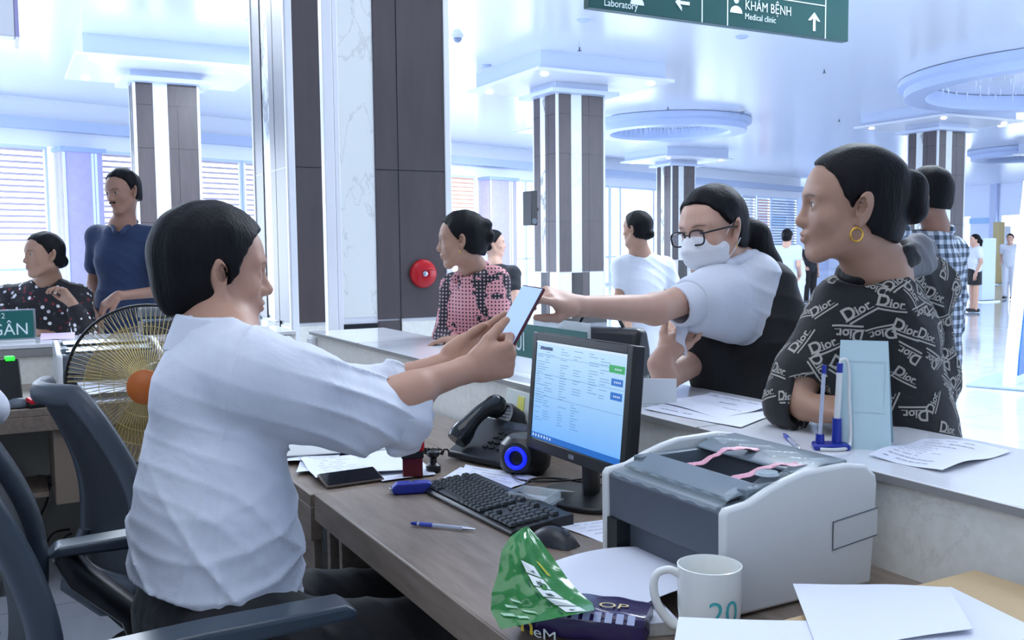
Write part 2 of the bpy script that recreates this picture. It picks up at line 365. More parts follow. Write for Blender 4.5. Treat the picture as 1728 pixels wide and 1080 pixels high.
def fitting(px, py, kind, label, name):
    p = atz(px, py, 4.6); rt = root(name, label, name.replace('_', ' '), (p.x, p.y, 4.62), 0, name.replace('_', ' ')+' fittings on the ceiling')
    if kind == 'dome':
        MB().lathe([(.09, 0), (.09, -.03), (.075, -.04)], 18).build('housing', M_WPLAST, rt)
        MB().sphere((0, 0, -.045), .065, 16).build('dome', mat('smoked_dome', '7f8ba6', .1), rt)
    elif kind == 'disc':
        MB().lathe([(.1, 0), (.1, -.012), (.07, -.03), (.0, -.03)], 18).build('cover', mat('detector_grey', 'b9c6e0', .4), rt)
    else:
        MB().tube([(0, 0, 0), (0, 0, -.05)], .012, 8).build('pipe', M_GREYP, rt); MB().lathe([(.0, -.05), (.035, -.052), (.035, -.058), (0, -.06)], 10).build('deflector', M_GREYP, rt)
fitting(772, 62, 'dome', 'white dome camera on the ceiling just right of the large column', 'dome_camera')
fitting(1252, 187, 'dome', 'small dome camera on the ceiling right of the round coffer', 'dome_camera')
fitting(820, 112, 'disc', 'flat ceiling disc below the dome camera near the large column', 'smoke_detector')
fitting(1293, 307, 'dome', 'distant dome camera over the far windows above the ponytail', 'dome_camera')
for x, y, l in ((978, 82, 'tiny sprinkler above the mid hall column capital'), (1127, 182, 'tiny sprinkler above the round coffer'), (1391, 120, 'tiny sprinkler below the right end of the hanging sign'), (1416, 203, 'tiny sprinkler above the head of the woman with the gold hoop')):
    fitting(x, y, 'spr', l, 'sprinkler')
for (px, py, l) in ((985, 36, 'ceiling disc beside the left half of the hanging sign'), (1252, 64, 'ceiling disc under the middle of the hanging sign')):
    fitting(px, py, 'disc', l, 'smoke_detector')
for i, (px, py) in enumerate(((1640, 330), (1657, 327), (1678, 330), (1697, 333), (1345, 335), (1690, 212), (1478, 218))):
    p = atz(px, py, 4.58); r = root('ceiling_lamp', 'small bright round lamp among the far ceiling spots on the right', 'ceiling lamp', (p.x, p.y, 4.6), 0, 'small bright spots on the far ceiling')
    k = .16 if py > 300 else .1
    MB().lathe([(0, -.05), (k*.8, -.04), (k, 0)], 14).build('bulb', mat('lamp_glow', 'ffffff', .5, emit='ffffff', es=9), r); MB().lathe([(k, 0), (k*1.2, -.01), (k*1.25, .02)], 14).build('bezel', M_WHITE, r)
# ---------------- hanging direction sign
sA = at(994, 12, 5.5); sB = sA+Vector((1, 0, 0))*2.115; zb = sA.z
sr = root('hanging_sign', 'dark green hanging direction sign with white arrows under the ceiling', 'sign', (sA.x, sA.y, zb))
MB().box(0, 2.115, 0, .06, 0, .62).build('sign_panel', mat('sign_green', '0c4644', .35), sr, bevel=.004)
m = MB()
for x in (.835, 1.04, 1.895): m.box(x-.004, x+.004, -.002, .0, 0, .62)
for (a, b, z) in ((1.04, 1.895, .215), (0, .835, .3)): m.box(a, b, -.002, 0, z-.003, z+.003)
def arrow(m, cx, cz, s, d):
    pts = [(-.5, 0), (0, .5), (0, .18), (.5, .18), (.5, -.18), (0, -.18), (0, -.5)]
    pts = [(-.5, 0), (-.05, .45), (-.05, .25), (-.2, .09), (.5, .09), (.5, -.09), (-.2, -.09), (-.05, -.25), (-.05, -.45)]
    if d == 'up': pts = [(y, -x) for x, y in pts]
    m.prism([(cx+x*s, cz+z*s) for x, z in pts], 1, -.004, 0)
arrow(m, .68, .1, .11, 'left'); arrow(m, 1.79, .1, .12, 'up'); arrow(m, 2.0, .33, .12, 'up')
m.sphere((1.11, -.002, .165), (.022, .004, .022)); m.prism([(1.065+.045+.05*cos(a), .085+.05*sin(a)*.9) for a in [pi*k/10 for k in range(11)]], 1, -.004, 0)
m.prism([(.34+.05*cos(a), .05+.05*sin(a)*.9) for a in [pi*k/10 for k in range(11)]], 1, -.004, 0)
RX = Matrix.Rotation(pi/2, 4, 'X')
def put_text(mb, s, size, M, mi=0, align='LEFT', sx=1.0):
    vs, fs = text_mesh(s, size, align); mb.add([(v[0]*sx, v[1], v[2]) for v in vs], fs, mi, M)
put_text(m, 'KHÁM BỆNH', .085, Matrix.Translation((1.18, -.004, .115)) @ RX, sx=.82); put_text(m, 'Medical clinic', .055, Matrix.Translation((1.18, -.004, .055)) @ RX, sx=.9)
put_text(m, 'Laboratory', .06, Matrix.Translation((.1, -.004, .02)) @ RX, sx=.9)
m.build('lettering', mat('sign_white', 'dfeef2', .4), sr, smooth=0)
for x in (.25, 1.85): MB().tube([(x, .03, .62), (x, .03, 4.62-zb)], .006, 8).build('hanging_rod', M_CHROME, sr)
# white light box hanging at the top left corner
p = at(26, 62, 5.2); lb = root('hanging_light_box', 'white hanging box in the top left corner under the ceiling', 'hanging box', (p.x, p.y, p.z))
MB().box(-1.6, 0, 0, .12, 0, .5, 0).build('box_body', mat('light_box_white', 'f4f8ff', .3), lb, bevel=.01); MB().box(0, .02, .0, .34, .0, .5).build('side_panel', M_LILAC, lb)
MB().tube([(-.4, .06, .5), (-.4, .06, 4.62-p.z)], .01, 8).build('hanging_rod', M_CHROME, lb)

# ================================================================== THE SERVICE STATION
CX0, CX1, CZ, DZ = 1.40, 1.79, .95, .77
cr = root('service_counter', 'long white stone service counter between the clerk and the standing women', 'counter', (CX0, 0, 0))
MB().box(0, .35, -1.2, 4.74, 0, CZ-.0165).build('front_panel', M_STONE, cr, smooth=0)
m = MB().box(-.012, CX1-CX0, -1.2, 4.745, CZ-.016, CZ); m.build('countertop', M_TOP, cr, bevel=.003)
MB().box(-.016, -.0121, -1.2, 4.745, CZ-.015, CZ-.001).build('edge_strip', M_GREYEDGE, cr, smooth=0)
for y in (.6, 1.68, 2.9, 4.0): MB().box(-.0165, CX1-CX0+.001, y-.002, y+.002, CZ-.016, CZ+.0006).build('seam', M_GREYEDGE, cr, smooth=0)
MB().box(-.03, -.0005, 4.66, 4.745, 0, CZ-.03).build('end_post', M_WHITE, cr, bevel=.004)
# second counter running across behind the back desk
c2 = root('back_counter', 'white counter running across behind the floral blouse woman\'s hands', 'counter', (-3, 4.83, 0))
MB().box(0, 4.34, 0, .33, 0, CZ-.022).build('front_panel', M_STONE, c2, smooth=0)
MB().box(0, 4.34, -.012, .38, CZ-.02, CZ).build('countertop', M_TOP, c2, bevel=.003)
MB().box(0, 4.3, -.016, -.0122, CZ-.055, CZ-.022).build('edge_strip', M_GREYEDGE, c2, smooth=0)
# white post standing behind the end of the counter

wr = root('white_post', 'slim white jointed post in front of the large column', 'post', (1.535, 4.89, 0))
MB().box(0, .055, 0, .06, 0, 4.62).build('post_half', M_WHITE, wr, bevel=.004); MB().box(.058, .085, .005, .05, 0, 4.62).build('post_strip', M_WHITE, wr, bevel=.003)
# clerk's desk
dr = root('office_desk', 'brown laminate office desk carrying the keyboard, monitor and printer', 'desk', (.655, 0, 0))
MB().box(0, CX0-.655-.001, .1, 2.225, DZ-.03, DZ).build('desktop', M_WOOD, dr, bevel=.002)
MB().box(0, .03, .1, 2.22, DZ-.062, DZ-.031).build('front_rail', M_WOOD, dr, smooth=0); MB().box(-.003, -.0002, .1, 2.225, DZ-.064, DZ-.0015).build('front_edge_band', M_WOOD, dr, smooth=0)
for y in (2.07, 2.16): MB().box(.012, .6, y, y+.02, .0, DZ-.031).build('side_panel', M_WOOD, dr, bevel=.002)
MB().box(.09, .5, 1.2, 2.06, .47, .5).build('shelf', M_WOOD, dr, bevel=.002)
MB().box(.05, .62, 1.17, 1.195, .0, DZ-.031).build('side_panel', M_WOOD, dr, bevel=.002)
MB().box(.68, .7, .1, 2.22, .0, DZ-.031).build('back_panel', M_WOOD, dr, smooth=0)
dw = MB().box(.03, .05, .2, 1.16, .0, DZ-.09).build('drawer_front', M_WOOD, dr, bevel=.002)
MB().box(.0, .63, .2, 1.15, .3, .52).build('drawer', M_WOOD, dr, bevel=.002)
MB().box(-.002, 0, 1.265, 1.3, DZ-.07, DZ-.035).build('sticker', mat('sticker_white', 'd7d4cc', .5), dr, smooth=0)
d2 = root('return_desk', 'brown laminate desk section holding loose papers and the beige tray', 'desk', (.645, 0, 0))
MB().box(0, CX0-.646-.017, 2.24, 4.0, DZ-.034, DZ-.004).build('desktop', M_WOOD, d2, bevel=.002)
MB().box(0, .03, 2.24, 3.99, DZ-.12, DZ-.035).build('front_rail', M_WOOD, d2, bevel=.002)
MB().box(.01, .03, 2.25, 3.99, 0, DZ-.12).build('front_panel', M_WOOD, d2, bevel=.002)
MB().box(.05, .7, 2.25, 3.98, 0, .04).build('foot_panel', M_WOOD, d2, bevel=.002)
d3 = root('back_desk', 'long brown desk along the back counter beyond the empty mesh chair', 'desk', (-3, 4.0, 0))
MB().box(0, 4.35, .02, .80, DZ-.03, DZ).build('desktop', M_WOOD, d3, bevel=.002)
MB().box(0, 3.6, .02, .05, DZ-.09, DZ-.031).build('front_rail', M_WOOD, d3, bevel=.002)
MB().box(3.16, 3.62, .05, .5, .38, DZ-.031).build('drawer_box', mat('tan_laminate', '8f7f70', .4), d3, bevel=.003)
MB().box(2.6, 3.14, .12, .45, .4, .42).build('shelf', M_WOOD, d3, bevel=.002)
MB().box(2.4, 2.43, .05, .75, 0, DZ-.031).build('side_panel', M_WOOD, d3, bevel=.002)
MB().box(0, 4.3, .81, .825, .0, DZ-.001).build('back_panel', mat('dim_panel', '9c998f', .5), d3, smooth=0)
MB().box(0, 4.3, .80, .81, .66, .70).build('cable_rail', M_GREYP, d3, smooth=0)

# ================================================================== THINGS ON THE DESK AND COUNTER
def sheet(name, cs, label, cat='paper', lines=0, parent=None, wav=.0015, group=None, curl=None, seed=0, mats=None, block=(.12, .88, .1, .9)):
    c = [Vector(q) for q in cs]; rd = random.Random(seed); ph = [rd.uniform(0, 6) for _ in range(4)]
    def f(u, v, dz=0.0):
        p = c[0]*(1-u)*(1-v)+c[1]*u*(1-v)+c[2]*u*v+c[3]*(1-u)*v
        p = p+Vector((0, 0, wav*(1+sin(5*u+ph[0])*cos(4*v+ph[1])+.5*sin(9*v+ph[2]))+dz))
        if curl: p = p+Vector((0, 0, curl(u, v)))
        return p
    m = MB(); m.grid(lambda u, v: f(u, v), 14, 18, 0, .0006)
    for k in range(lines):
        v = block[2]+(block[3]-block[2])*k/max(1, lines-1); u0 = block[0]; u1 = block[0]+(block[1]-block[0])*rd.uniform(.35, 1)
        seg = 8
        for q in range(seg):
            if rd.random() < .18: continue
            a = u0+(u1-u0)*q/seg; b = u0+(u1-u0)*(q+.85)/seg
            m.add([f(a, v, .0012), f(b, v, .0012), f(b, v+.009, .0012), f(a, v+.009, .0012)], [(0, 1, 2, 3)], 1)
    o = m.build(name, mats or [M_PAPER, M_INK], parent, smooth=40)
    if not parent: tag(o, label, cat, group)
    return o

# ---- monitor
MX = Vector((0, -1, 0)); MZ = Vector((.085, 0, 1)).normalized(); MY = MX.cross(MZ)*-1
if MY.x < 0: MY = -MY
MM = basis(Vector((1.168, 1.875, .858)), MX, MY, MZ)
mr = root('computer_monitor', 'black flat monitor showing a blue-white patient form on the desk', 'monitor', M=MM)
MW, MH = .216, .292
m = MB(); m.box(-MW, MW, .004, .035, 0, MH); m.prism([(-.16, .035), (.16, .035), (.12, .065), (-.12, .065)], 2, .04, .24); m.build('housing', M_BLACK, mr, bevel=.004)
b = MB(); t = .019; b.box(-MW, -MW+t, 0, .006, 0, MH); b.box(MW-t, MW, 0, .006, 0, MH); b.box(-MW+t, MW-t, 0, .006, MH-t, MH); b.box(-MW+t, MW-t, 0, .006, 0, .026)
b.build('bezel', M_BLACK, mr, bevel=.0015)
def _scr(t):
    v = t.co(); g = t.n('ShaderNodeSeparateXYZ'); t.l(v, g.inputs[0]); f = t.math('MULTIPLY', g.outputs[2], 3.4)
    c = t.ramp(f, [(.1, '6fb4ff'), (.5, '9cccfb'), (.95, 'b8dcfa')]); t.l(c, t.b.inputs['Emission Color']); t.b.inputs['Emission Strength'].default_value = .95
    t.b.inputs['Base Color'].default_value = (.01, .01, .01, 1); t.b.inputs['Roughness'].default_value = .3
def emis(n, c, e=.9): return mat(n, '101010', .3, emit=c, es=e)
x0, x1, z0, z1 = -MW+t+.001, MW-t-.001, .0275, MH-t-.001
s = MB(); s.box(x0, x1, .002, .004, z0, z1, 0)
def sq(a, b, c, d, mi): s.add([(a, .0016-.0002*mi, c), (b, .0016-.0002*mi, c), (b, .0016-.0002*mi, d), (a, .0016-.0002*mi, d)], [(0, 1, 2, 3)], mi)
rd = random.Random(3); W_ = x1-x0; H_ = z1-z0
for r in range(30):
    z = z1-H_*(.05+.78*r/30)
    for cx in (.02, .12, .3, .45, .62, .74):
        if rd.random() < .72 and not (r > 15 and cx > .6): w = rd.uniform(.03, .11); sq(x0+W_*cx, x0+W_*(cx+w), z-.0012, z, 1)
for r in (.14, .33, .55): sq(x0+W_*.01, x0+W_*.99, z1-H_*r-.0008, z1-H_*r, 1)
sq(x0+W_*.05, x0+W_*.2, z1-H_*.085, z1-H_*.055, 4); sq(x0, x1, z1-H_*.02, z1, 5)
sq(x0+W_*.83, x0+W_*.985, z1-H_*.185, z1-H_*.115, 2); sq(x0+W_*.86, x0+W_*.975, z1-H_*.3, z1-H_*.235, 3); sq(x0+W_*.86, x0+W_*.975, z1-H_*.43, z1-H_*.36, 3)
for zz in (.15, .267, .395):
    for k in range(4): sq(x0+W_*(.89+.018*k), x0+W_*(.9+.018*k), z1-H_*zz-.002, z1-H_*zz+.002, 5)
sq(x0, x1, z0, z0+H_*.06, 3)
for k in range(7): sq(x0+W_*(.02+.035*k), x0+W_*(.035+.035*k), z0+H_*.02, z0+H_*.045, 5)
s.build('screen', [special('screen_glow', _scr), emis('screen_line', '4b83c8'), emis('screen_green', '27a85c'), emis('screen_blue', '1f6fce'), emis('screen_dark', '163a72'), emis('screen_white', 'd5e8ff')], mr, smooth=0)
MB().box(-.012, .012, -.001, .001, .006, .016).build('badge', M_CHROME, mr)
inv = MM.inverted()
q = MB(); q.tube([inv @ Vector((1.215, 1.86, .96)), inv @ Vector((1.215, 1.86, .775))], .02, 12, flat=2.2); q.build('stand_neck', M_BLACK, mr)
def disc_world(cx, cy, rx, ry, z0, z1, n=32): return [[(cx+rx*cos(2*pi*k/n), cy+ry*sin(2*pi*k/n)) for k in range(n)], z0, z1]
pl, a_, b_ = disc_world(1.185, 1.84, .095, .13, DZ+.001, DZ+.014)
MB().prism(pl, 2, a_, b_, 0, inv).build('stand_base', M_BLACK, mr, bevel=.004)

# ---- keyboard
KA = Vector((.90, 1.677, 0)); KB = Vector((.885, 2.118, 0)); ky = (KB-KA).normalized(); kx = Vector((ky.y, -ky.x, 0))
kr = root('keyboard', 'black computer keyboard beside the green tissue pack', 'keyboard', M=basis(Vector((KA.x, KA.y, DZ)), kx, ky, Vector((0, 0, 1))))
# x: from front edge to back (away from the clerk), y: from the number pad (near) to the escape side (far)
MB().prism([(0, .001), (.155, .001), (.155, .026), (.12, .024), (.004, .013), (0, .008)], 1, 0, .445).build('case', M_BLACK, kr, bevel=.002)
kk = MB(); kk.prism([(-.0082, -.0082), (.0082, -.0082), (.0082, .0082), (-.0082, .0082)], 2, 0, .002)
kk = MB().add([(-.0085, -.0085, 0), (.0085, -.0085, 0), (.0085, .0085, 0), (-.0085, .0085, 0), (-.006, -.0065, .006), (.0065, -.0065, .007), (.0065, .0065, .007), (-.006, .0065, .006)],
     [(3, 2, 1, 0), (4, 5, 6, 7), (0, 1, 5, 4), (1, 2, 6, 5), (2, 3, 7, 6), (3, 0, 4, 7)])
M_KEY = mat('key_black', '1c2326', .35)
key0 = kk.build('key', M_KEY, kr, smooth=0); first = True
for r in range(6):
    x = .018+.0195*r+(.006 if r == 5 else 0); zz = .0145+.0095*x/.12
    cols = [.012+.0192*c for c in range(22)]
    c = 0
    while c < 22:
        y = .445-.012-.0193*c
        if c in (15,) or c == 18 and r == 5 or (r in (1,) and c in (15, 17)) or (r == 2 and 15 <= c <= 17): c += 1; continue
        wide = 1
        if r == 0 and c == 4: wide = 6
        o = key0 if first else key0.copy()
        if not first: COL.objects.link(o)
        first = False; o.parent = kr; o.location = (x, y-.0193*(wide-1)/2, zz); o.scale = (1, wide*1.08 if wide > 1 else 1, 1)
        c += wide
m = MB()
# mouse just right of the keyboard, mostly behind the tissue pack
ms = root('computer_mouse', 'black mouse at the end of the keyboard beside the tissue pack', 'mouse', (.955, 1.60, DZ), radians(-70))
m = MB(); m.grid(lambda u, v: ((u-.5)*.105, (v-.5)*.06*(1-.35*(2*u-1)**2), .001+.034*max(0, (1-(2*u-1)**2))**.6*max(0, (1-(2*v-1)**2))**.45), 22, 16, 0)
m.grid(lambda u, v: ((u-.5)*.105, (v-.5)*.06*(1-.35*(2*u-1)**2), .001), 22, 16, 0); m.build('shell', M_DARK, ms, smooth=60)
MB().tube([(.03, -.004, .027), (.03, .004, .027)], .008, 14).build('scroll_wheel', M_GREYP, ms)

# ---- laser printer builder
def printer(px_, py_, label, M, front_paper=True, far=False):
    pr = root('laser_printer', label, 'printer', M=M)
    w, h0 = .345, .0
    prof = [(0, .004), (-.002, .172), (.006, .180), (.05, .185), (.09, .200), (.13, .212), (.17, .220), (.27, .222), (.315, .214), (.338, .195), (.342, .18), (.338, .1), (.33, .004)]
    for y0, y1 in ((0, .018), (w-.018, w)): MB().prism(prof, 1, y0, y1).build('side_cover', M_WPLAST, pr, bevel=.006, seg=3)
    inner = [(.03, .006), (.03, .085), (.006, .09), (.004, .168), (.012, .176), (.05, .181), (.062, .182), (.062, .12), (.21, .13), (.235, .212), (.3, .213), (.33, .19), (.33, .006)]
    MB().prism(inner, 1, .0185, w-.0185).build('body', M_GREYP, pr, bevel=.002)
    MB().box(.0, .05, .0185, .05, .006, .09).build('paper_slot_wall', M_DARK, pr, smooth=0); MB().box(.0, .05, w-.05, w-.0185, .006, .09).build('paper_slot_wall', M_DARK, pr, smooth=0)
    m = MB(); m.prism([(.03, .182), (.06, .186), (.09, .198), (.09, .205), (.058, .193), (.03, .188)], 1, .03, w-.03)
    m.prism([(.2, .205), (.24, .218), (.3, .22), (.3, .213), (.24, .212), (.2, .2)], 1, .03, w-.03)
    m.box(.06, .24, .0186, .042, .12, .2); m.box(.06, .24, w-.042, w-.0186, .12, .2); m.build('tray_frame', mat('grey_frame', '6b7882', .22), pr, bevel=.003)
    MB().prism([(.07, .122), (.205, .131), (.205, .14), (.07, .13)], 1, .045, w-.045).build('output_tray', M_DARK, pr, smooth=0)
    m = MB(); m.box(.02, .31, .0, .0005, 0, 0); 
    hat = MB(); hat.prism([(.235, .08), (.34, .09), (.341, .091), (.341, .135), (.236, .125)], 1, -.0012, .0002); hat.build('side_hatch', mat('hatch_white', 'd2d5d5', .45), pr, bevel=.0004)
    if far: return pr
    hl = MB()
    for a, b in (((.234, .079), (.341, .089)), ((.234, .079), (.234, .127)), ((.234, .127), (.341, .137))):
        hl.tube([(a[0], -.0012, a[1]), (b[0], -.0012, b[1])], .0009, 6)
    hl.build('hatch_seam', M_GREYP, pr)
    # clear tape with bubbles across the top and pink straps
    M_TAPE = mat('clear_tape', 'cfe2ea', .08, alpha=.2)
    tp = MB(); rd = random.Random(5)
    def tape(pts, wd):
        n = len(pts)-1; tp.grid(lambda u, v: (lambda q: (q[0]+.0015*sin(30*v+9*u), q[1]+(v-.5)*wd if abs(pts[0][1]-pts[-1][1]) < .01 else q[1], q[2]+.0022+.0018*sin(23*u+8*v)))(tuple(pts[min(int(u*n), n-1)][i]*(1-(u*n-min(int(u*n), n-1)))+pts[min(int(u*n), n-1)+1][i]*(u*n-min(int(u*n), n-1)) for i in range(3))), 24, 5)
    tp.grid(lambda u, v: (-.004+.03*v, .02+u*.30, .176+.012*v+.002*sin(40*u+7*v)), 40, 6); tp.grid(lambda u, v: (.225+.04*v, .02+u*.31, .218+.004*sin(30*u+5*v)), 40, 6)
    tp.grid(lambda u, v: (.02+u*.26, .018+.03*v, .184+.036*min(1, u*1.3)+.0035+.003*sin(26*u+4*v)), 40, 6); tp.build('clear_tape', M_TAPE, pr, smooth=60)
    for yy, x0_, x1_ in ((.235, .075, .235), (.105, .055, .255)):
        st = MB(); st.grid(lambda u, v: (x0_+(x1_-x0_)*u, yy+.018*(v-.5)*(1+.3*sin(9*u))-.045*u+.004*sin(11*u), .192+.03*u+.006*sin(7*u+yy*40)+.002*sin(31*u+6*v)), 26, 5, 0, .001)
        st.build('pink_strap', mat('pink_strap', 'e3a7b8', .4), pr, smooth=60)
    sb = MB(); sb.prism([(.283+.017*cos(2*pi*k/16), .045+.012*sin(2*pi*k/16)) for k in range(16)], 2, .2135, .2165); sb.build('power_button', M_BLUEP, pr)
    wl = MB(); wl.lathe([(0, .2135), (.02, .215), (.018, .22), (0, .222)], 14, c=(.12, .036)); wl.build('adhesive_hook', mat('clear_hook', 'c9d8e0', .1, alpha=.6), pr)
    return pr
P1 = Matrix.Translation((.98, 1.12, DZ))
printer(0, 0, 'large white and grey laser printer with two pink straps on the front desk', P1)
# sheet coming out of the slot and drooping to the left
def _outp(u, v):
    return 0
sheet_pts = [at(1150, 905, 1.66), at(1225, 985, 1.56), at(1105, 1016, 1.47), at(925, 935, 1.62)]
sp = MB()
def fo(u, v):
    # u 0..1 from inside the printer outwards (towards -x), v across the width
    x = 1.06-.285*u; y = 1.175+.215*v+.035*u*(1-v)*0
    z = DZ+.034+.018*sin(pi*min(1, u*1.15))-.016*u+.05*max(0, u-.72)*(v)
    return (x-.03*u*v, y+.06*u*v*.7, z)
sp.grid(fo, 26, 14, 0, .0007)
tag(sp.build('printed_sheet', [M_PAPER], smooth=60), 'blank white sheet curving out of the front printer slot towards the tissue pack', 'paper')
# back printer
P2 = basis(Vector((.62, 4.36, DZ)), Vector((0, 1, 0)), Vector((-1, 0, 0)), Vector((0, 0, 1)))
P2 = P2 @ Matrix.Diagonal((1.05, 1.22, .93, 1)); printer(0, 0, 'white and dark grey laser printer on the back desk behind the fan', P2, far=True)
sheet('printer_paper', [(.28, 4.08, DZ+.03), (.55, 4.08, DZ+.03), (.56, 4.4, DZ+.045), (.27, 4.4, DZ+.045)], 'stack of sheets in front of the back desk printer seen through the fan', lines=9, seed=2)
sheet('loose_sheet', [(.3, 4.05, DZ+.0015), (.62, 4.07, DZ+.0015), (.63, 4.3, DZ+.0015), (.31, 4.32, DZ+.0015)], 'sheet lying flat under the paper stack before the back desk printer', lines=6, seed=21)

# ---- desk phone
fr = frame_from((1.10, 2.43, DZ), (Vector((1.17, 2.21, 0))-Vector((1.10, 2.43, 0))), (0, 0, 1))
ph = root('desk_telephone', 'dark grey push-button desk telephone with its handset on the left', 'telephone', M=fr)
# x along the front edge (towards the monitor), y away from the clerk
MB().prism([(0, .002), (.165, .002), (.165, .09), (.155, .095), (.02, .03), (0, .02)], 0, 0, .225).build('phone_base', M_DARK, ph, bevel=.004)
def slope(x, y, n=.0): return (x, y, .022+(y-.0)*.45+n)
sl = math.atan(.45)
def pad(x, y, w, d, h, mi=0, mb=None): 
    M = Matrix.Translation(slope(x, y, .0)) @ Matrix.Rotation(sl, 4, 'X'); (mb or MB()).box(-w/2, w/2, -d/2, d/2, 0, h, mi, M)
    return mb
for r in range(4):
    for c in range(3):
        k = MB(); pad(.115+.026*c, .04+.021*r, .017, .011, .006, 0, k); k.build('key', M_KEY, ph, bevel=.0015)
for c in range(5):
    k = MB(); pad(.205, .03+.02*c, .016, .008, .004, 0, k); k.build('function_key', M_GREYP, ph, bevel=.001)
k = MB(); pad(.14, .138, .09, .028, .003, 0, k); k.build('display', mat('lcd_dark', '3c4450', .15), ph, bevel=.001)
hs = MB(); pts = [Vector(slope(.045+.008*sin(pi*t_), -.005+.17*t_, .035+.03*sin(pi*t_))) for t_ in [i/12 for i in range(13)]]
rr = [.031, .036, .034, .028, .025, .024, .0235, .024, .025, .028, .034, .036, .031]
hs.tube(pts, rr, 16, flat=.95); hs.build('handset', mat('handset_gloss', '1b2226', .14), ph, smooth=60)
cc = MB(); n = 130; pts = []
for i in range(n):
    t_ = i/(n-1); bx = Vector((.02-.02*t_-.09*sin(pi*t_)*.9, -.02-.13*t_*(1-t_)*1.6, .018)); a = t_*2*pi*20
    pts.append(bx+Vector((0, cos(a)*.009, .004+abs(sin(a))*.0+sin(a)*.008)))
cc.tube(pts, .0025, 6); cc.build('coiled_cord', M_BLACK, ph)
# black round webcam-like desk speaker standing behind monitor left edge
sp_ = root('desk_speaker', 'small black round-faced speaker with a wire grille left of the monitor top', 'speaker', M=frame_from((1.295, 2.44, DZ+.0), (.1, -.99, 0), (0, 0, 1)))
sp_.name = 'desk_speaker'
MB().prism([(-.045+.0, -.0), (.045, 0), (.050, .055), (.03, .085), (-.03, .085), (-.050, .055)], 1, 0, .09, 0, Matrix.Translation((0, .0, .0))).build('cabinet', M_BLACK, sp_, bevel=.01)
tl = Matrix.Translation((0, .0, .098)) @ Matrix.Rotation(radians(62), 4, 'X')
MB().lathe([(.0, -.05), (.036, -.045), (.042, 0), (.04, .008), (.034, .008), (.032, .0), (0, -.004)], 28, 0, tl).build('speaker_cone', M_DARK, sp_)
g = MB()
for k in range(5): g.tube([(-.028+.003*abs(k-2)**1.5, -.02+.01*k, .006), (.028-.003*abs(k-2)**1.5, -.02+.01*k, .006)], .0012, 5, 0, tl)
g.build('wire_grille', M_GREYP, sp_)
s2 = root('round_speaker', 'black round speaker with a glowing blue ring under the monitor corner', 'speaker', M=frame_from((1.20, 2.155, DZ), (.35, -.94, 0), (0, 0, 1)))
MB().lathe([(0, 0), (.05, 0), (.066, .02), (.07, .05), (.064, .082), (.045, .1), (0, .106)], 30).build('cabinet', M_BLACK, s2)
tl2 = Matrix.Translation((.022, -.057, .054)) @ Matrix.Rotation(radians(90), 4, 'X') @ Matrix.Rotation(radians(20), 4, 'Y')
MB().lathe([(.0, -.02), (.037, -.02), (.04, .006), (.03, .008), (.027, .002), (0, -.002)], 28, 0, tl2).build('driver', M_DARK, s2)
rg = MB(); rg.tube([(cos(2*pi*k/28)*.025, sin(2*pi*k/28)*.025, .010) for k in range(29)], .0055, 8, 0, tl2, cap=False); rg.build('blue_light_ring', mat('blue_led', '0818ff', .3, emit='1020ff', es=1.6), s2)
# ---- self-inking stamp, flash drive, pen, mobile phone
st = root('self_inking_stamp', 'red and dark self-inking stamp standing behind the keyboard', 'stamp', (.93, 2.275, DZ), radians(-20))
m = MB(); m.box(-.026, .026, -.016, .016, 0, .05); m.build('stamp_frame', mat('dark_red_clear', '5c1a24', .2), st, bevel=.003)
MB().box(-.029, .029, -.019, .019, .05, .068).build('stamp_band', M_BLACK, st, bevel=.002); MB().box(-.031, .031, -.021, .021, .068, .098).build('stamp_cap', M_RED, st, bevel=.005, seg=3)
M_TR = mat('smoked_clear', '35363a', .1)
s3 = root('rubber_stamp', 'small black rubber stamp right beside the red self-inking stamp', 'stamp', (1.0, 2.30, DZ))
MB().lathe([(.0, 0), (.02, 0), (.02, .016), (.01, .022), (.009, .034), (.017, .042), (.017, .052), (0, .058)], 18).build('stamp_body', M_BLACK, s3)
dv = root('blue_flash_drive', 'small blue plastic stapler-like block lying in front of the red stamp', 'stapler', M=frame_from((.862, 2.115, DZ+.001), (.9, -.28, 0), (0, 0, 1)))
MB().prism([(-.046, 0), (.05, 0), (.052, .02), (.04, .027), (-.036, .027), (-.05, .016)], 1, -.017, .017).build('body', M_BLUEP, dv, bevel=.005, seg=3)
MB().box(-.054, -.0465, -.011, .011, .005, .016).build('metal_tip', M_CHROME, dv, bevel=.001); MB().lathe([(0, .026), (.006, .027), (.006, .03), (0, .031)], 12).build('screw', M_CHROME, dv)
def pen(name, label, p0, p1, r=.0045, cap=True, group=None):
    a, b = Vector(p0), Vector(p1); d = (b-a); L = d.length; rt = root(name, label, 'pen', M=frame_from(a, d, (0, 0, 1)), group=group)
    MB().tube([(.0, 0, 0), (.012, 0, 0), (.014, 0, 0)], [.003, r, r], 10).build('end_plug', M_BLUEP, rt)
    MB().tube([(.0145, 0, 0), (L-.03, 0, 0)], r*.93, 12).build('barrel', mat('clear_barrel', 'cdd6ea', .12, alpha=.75), rt)
    MB().tube([(.03, 0, 0), (L-.02, 0, 0)], r*.4, 8).build('ink_refill', mat('refill_blue', '3b4bb0', .3), rt)
    MB().tube([(.02, 0, 0), (.05, 0, 0)], r*1.04, 12).build('grip', mat('grip_blue', '4353b8', .4), rt)
    MB().tube([(L-.0295, 0, 0), (L-.008, 0, 0), (L, 0, 0)], [r, r*.6, .0008], 12).build('tip', M_CHROME, rt); return rt
pen('ballpoint_pen', 'clear and blue ballpoint pen lying alone on the bare desk before the keyboard', atz(694, 883, DZ+.0055), atz(803, 893, DZ+.0055))
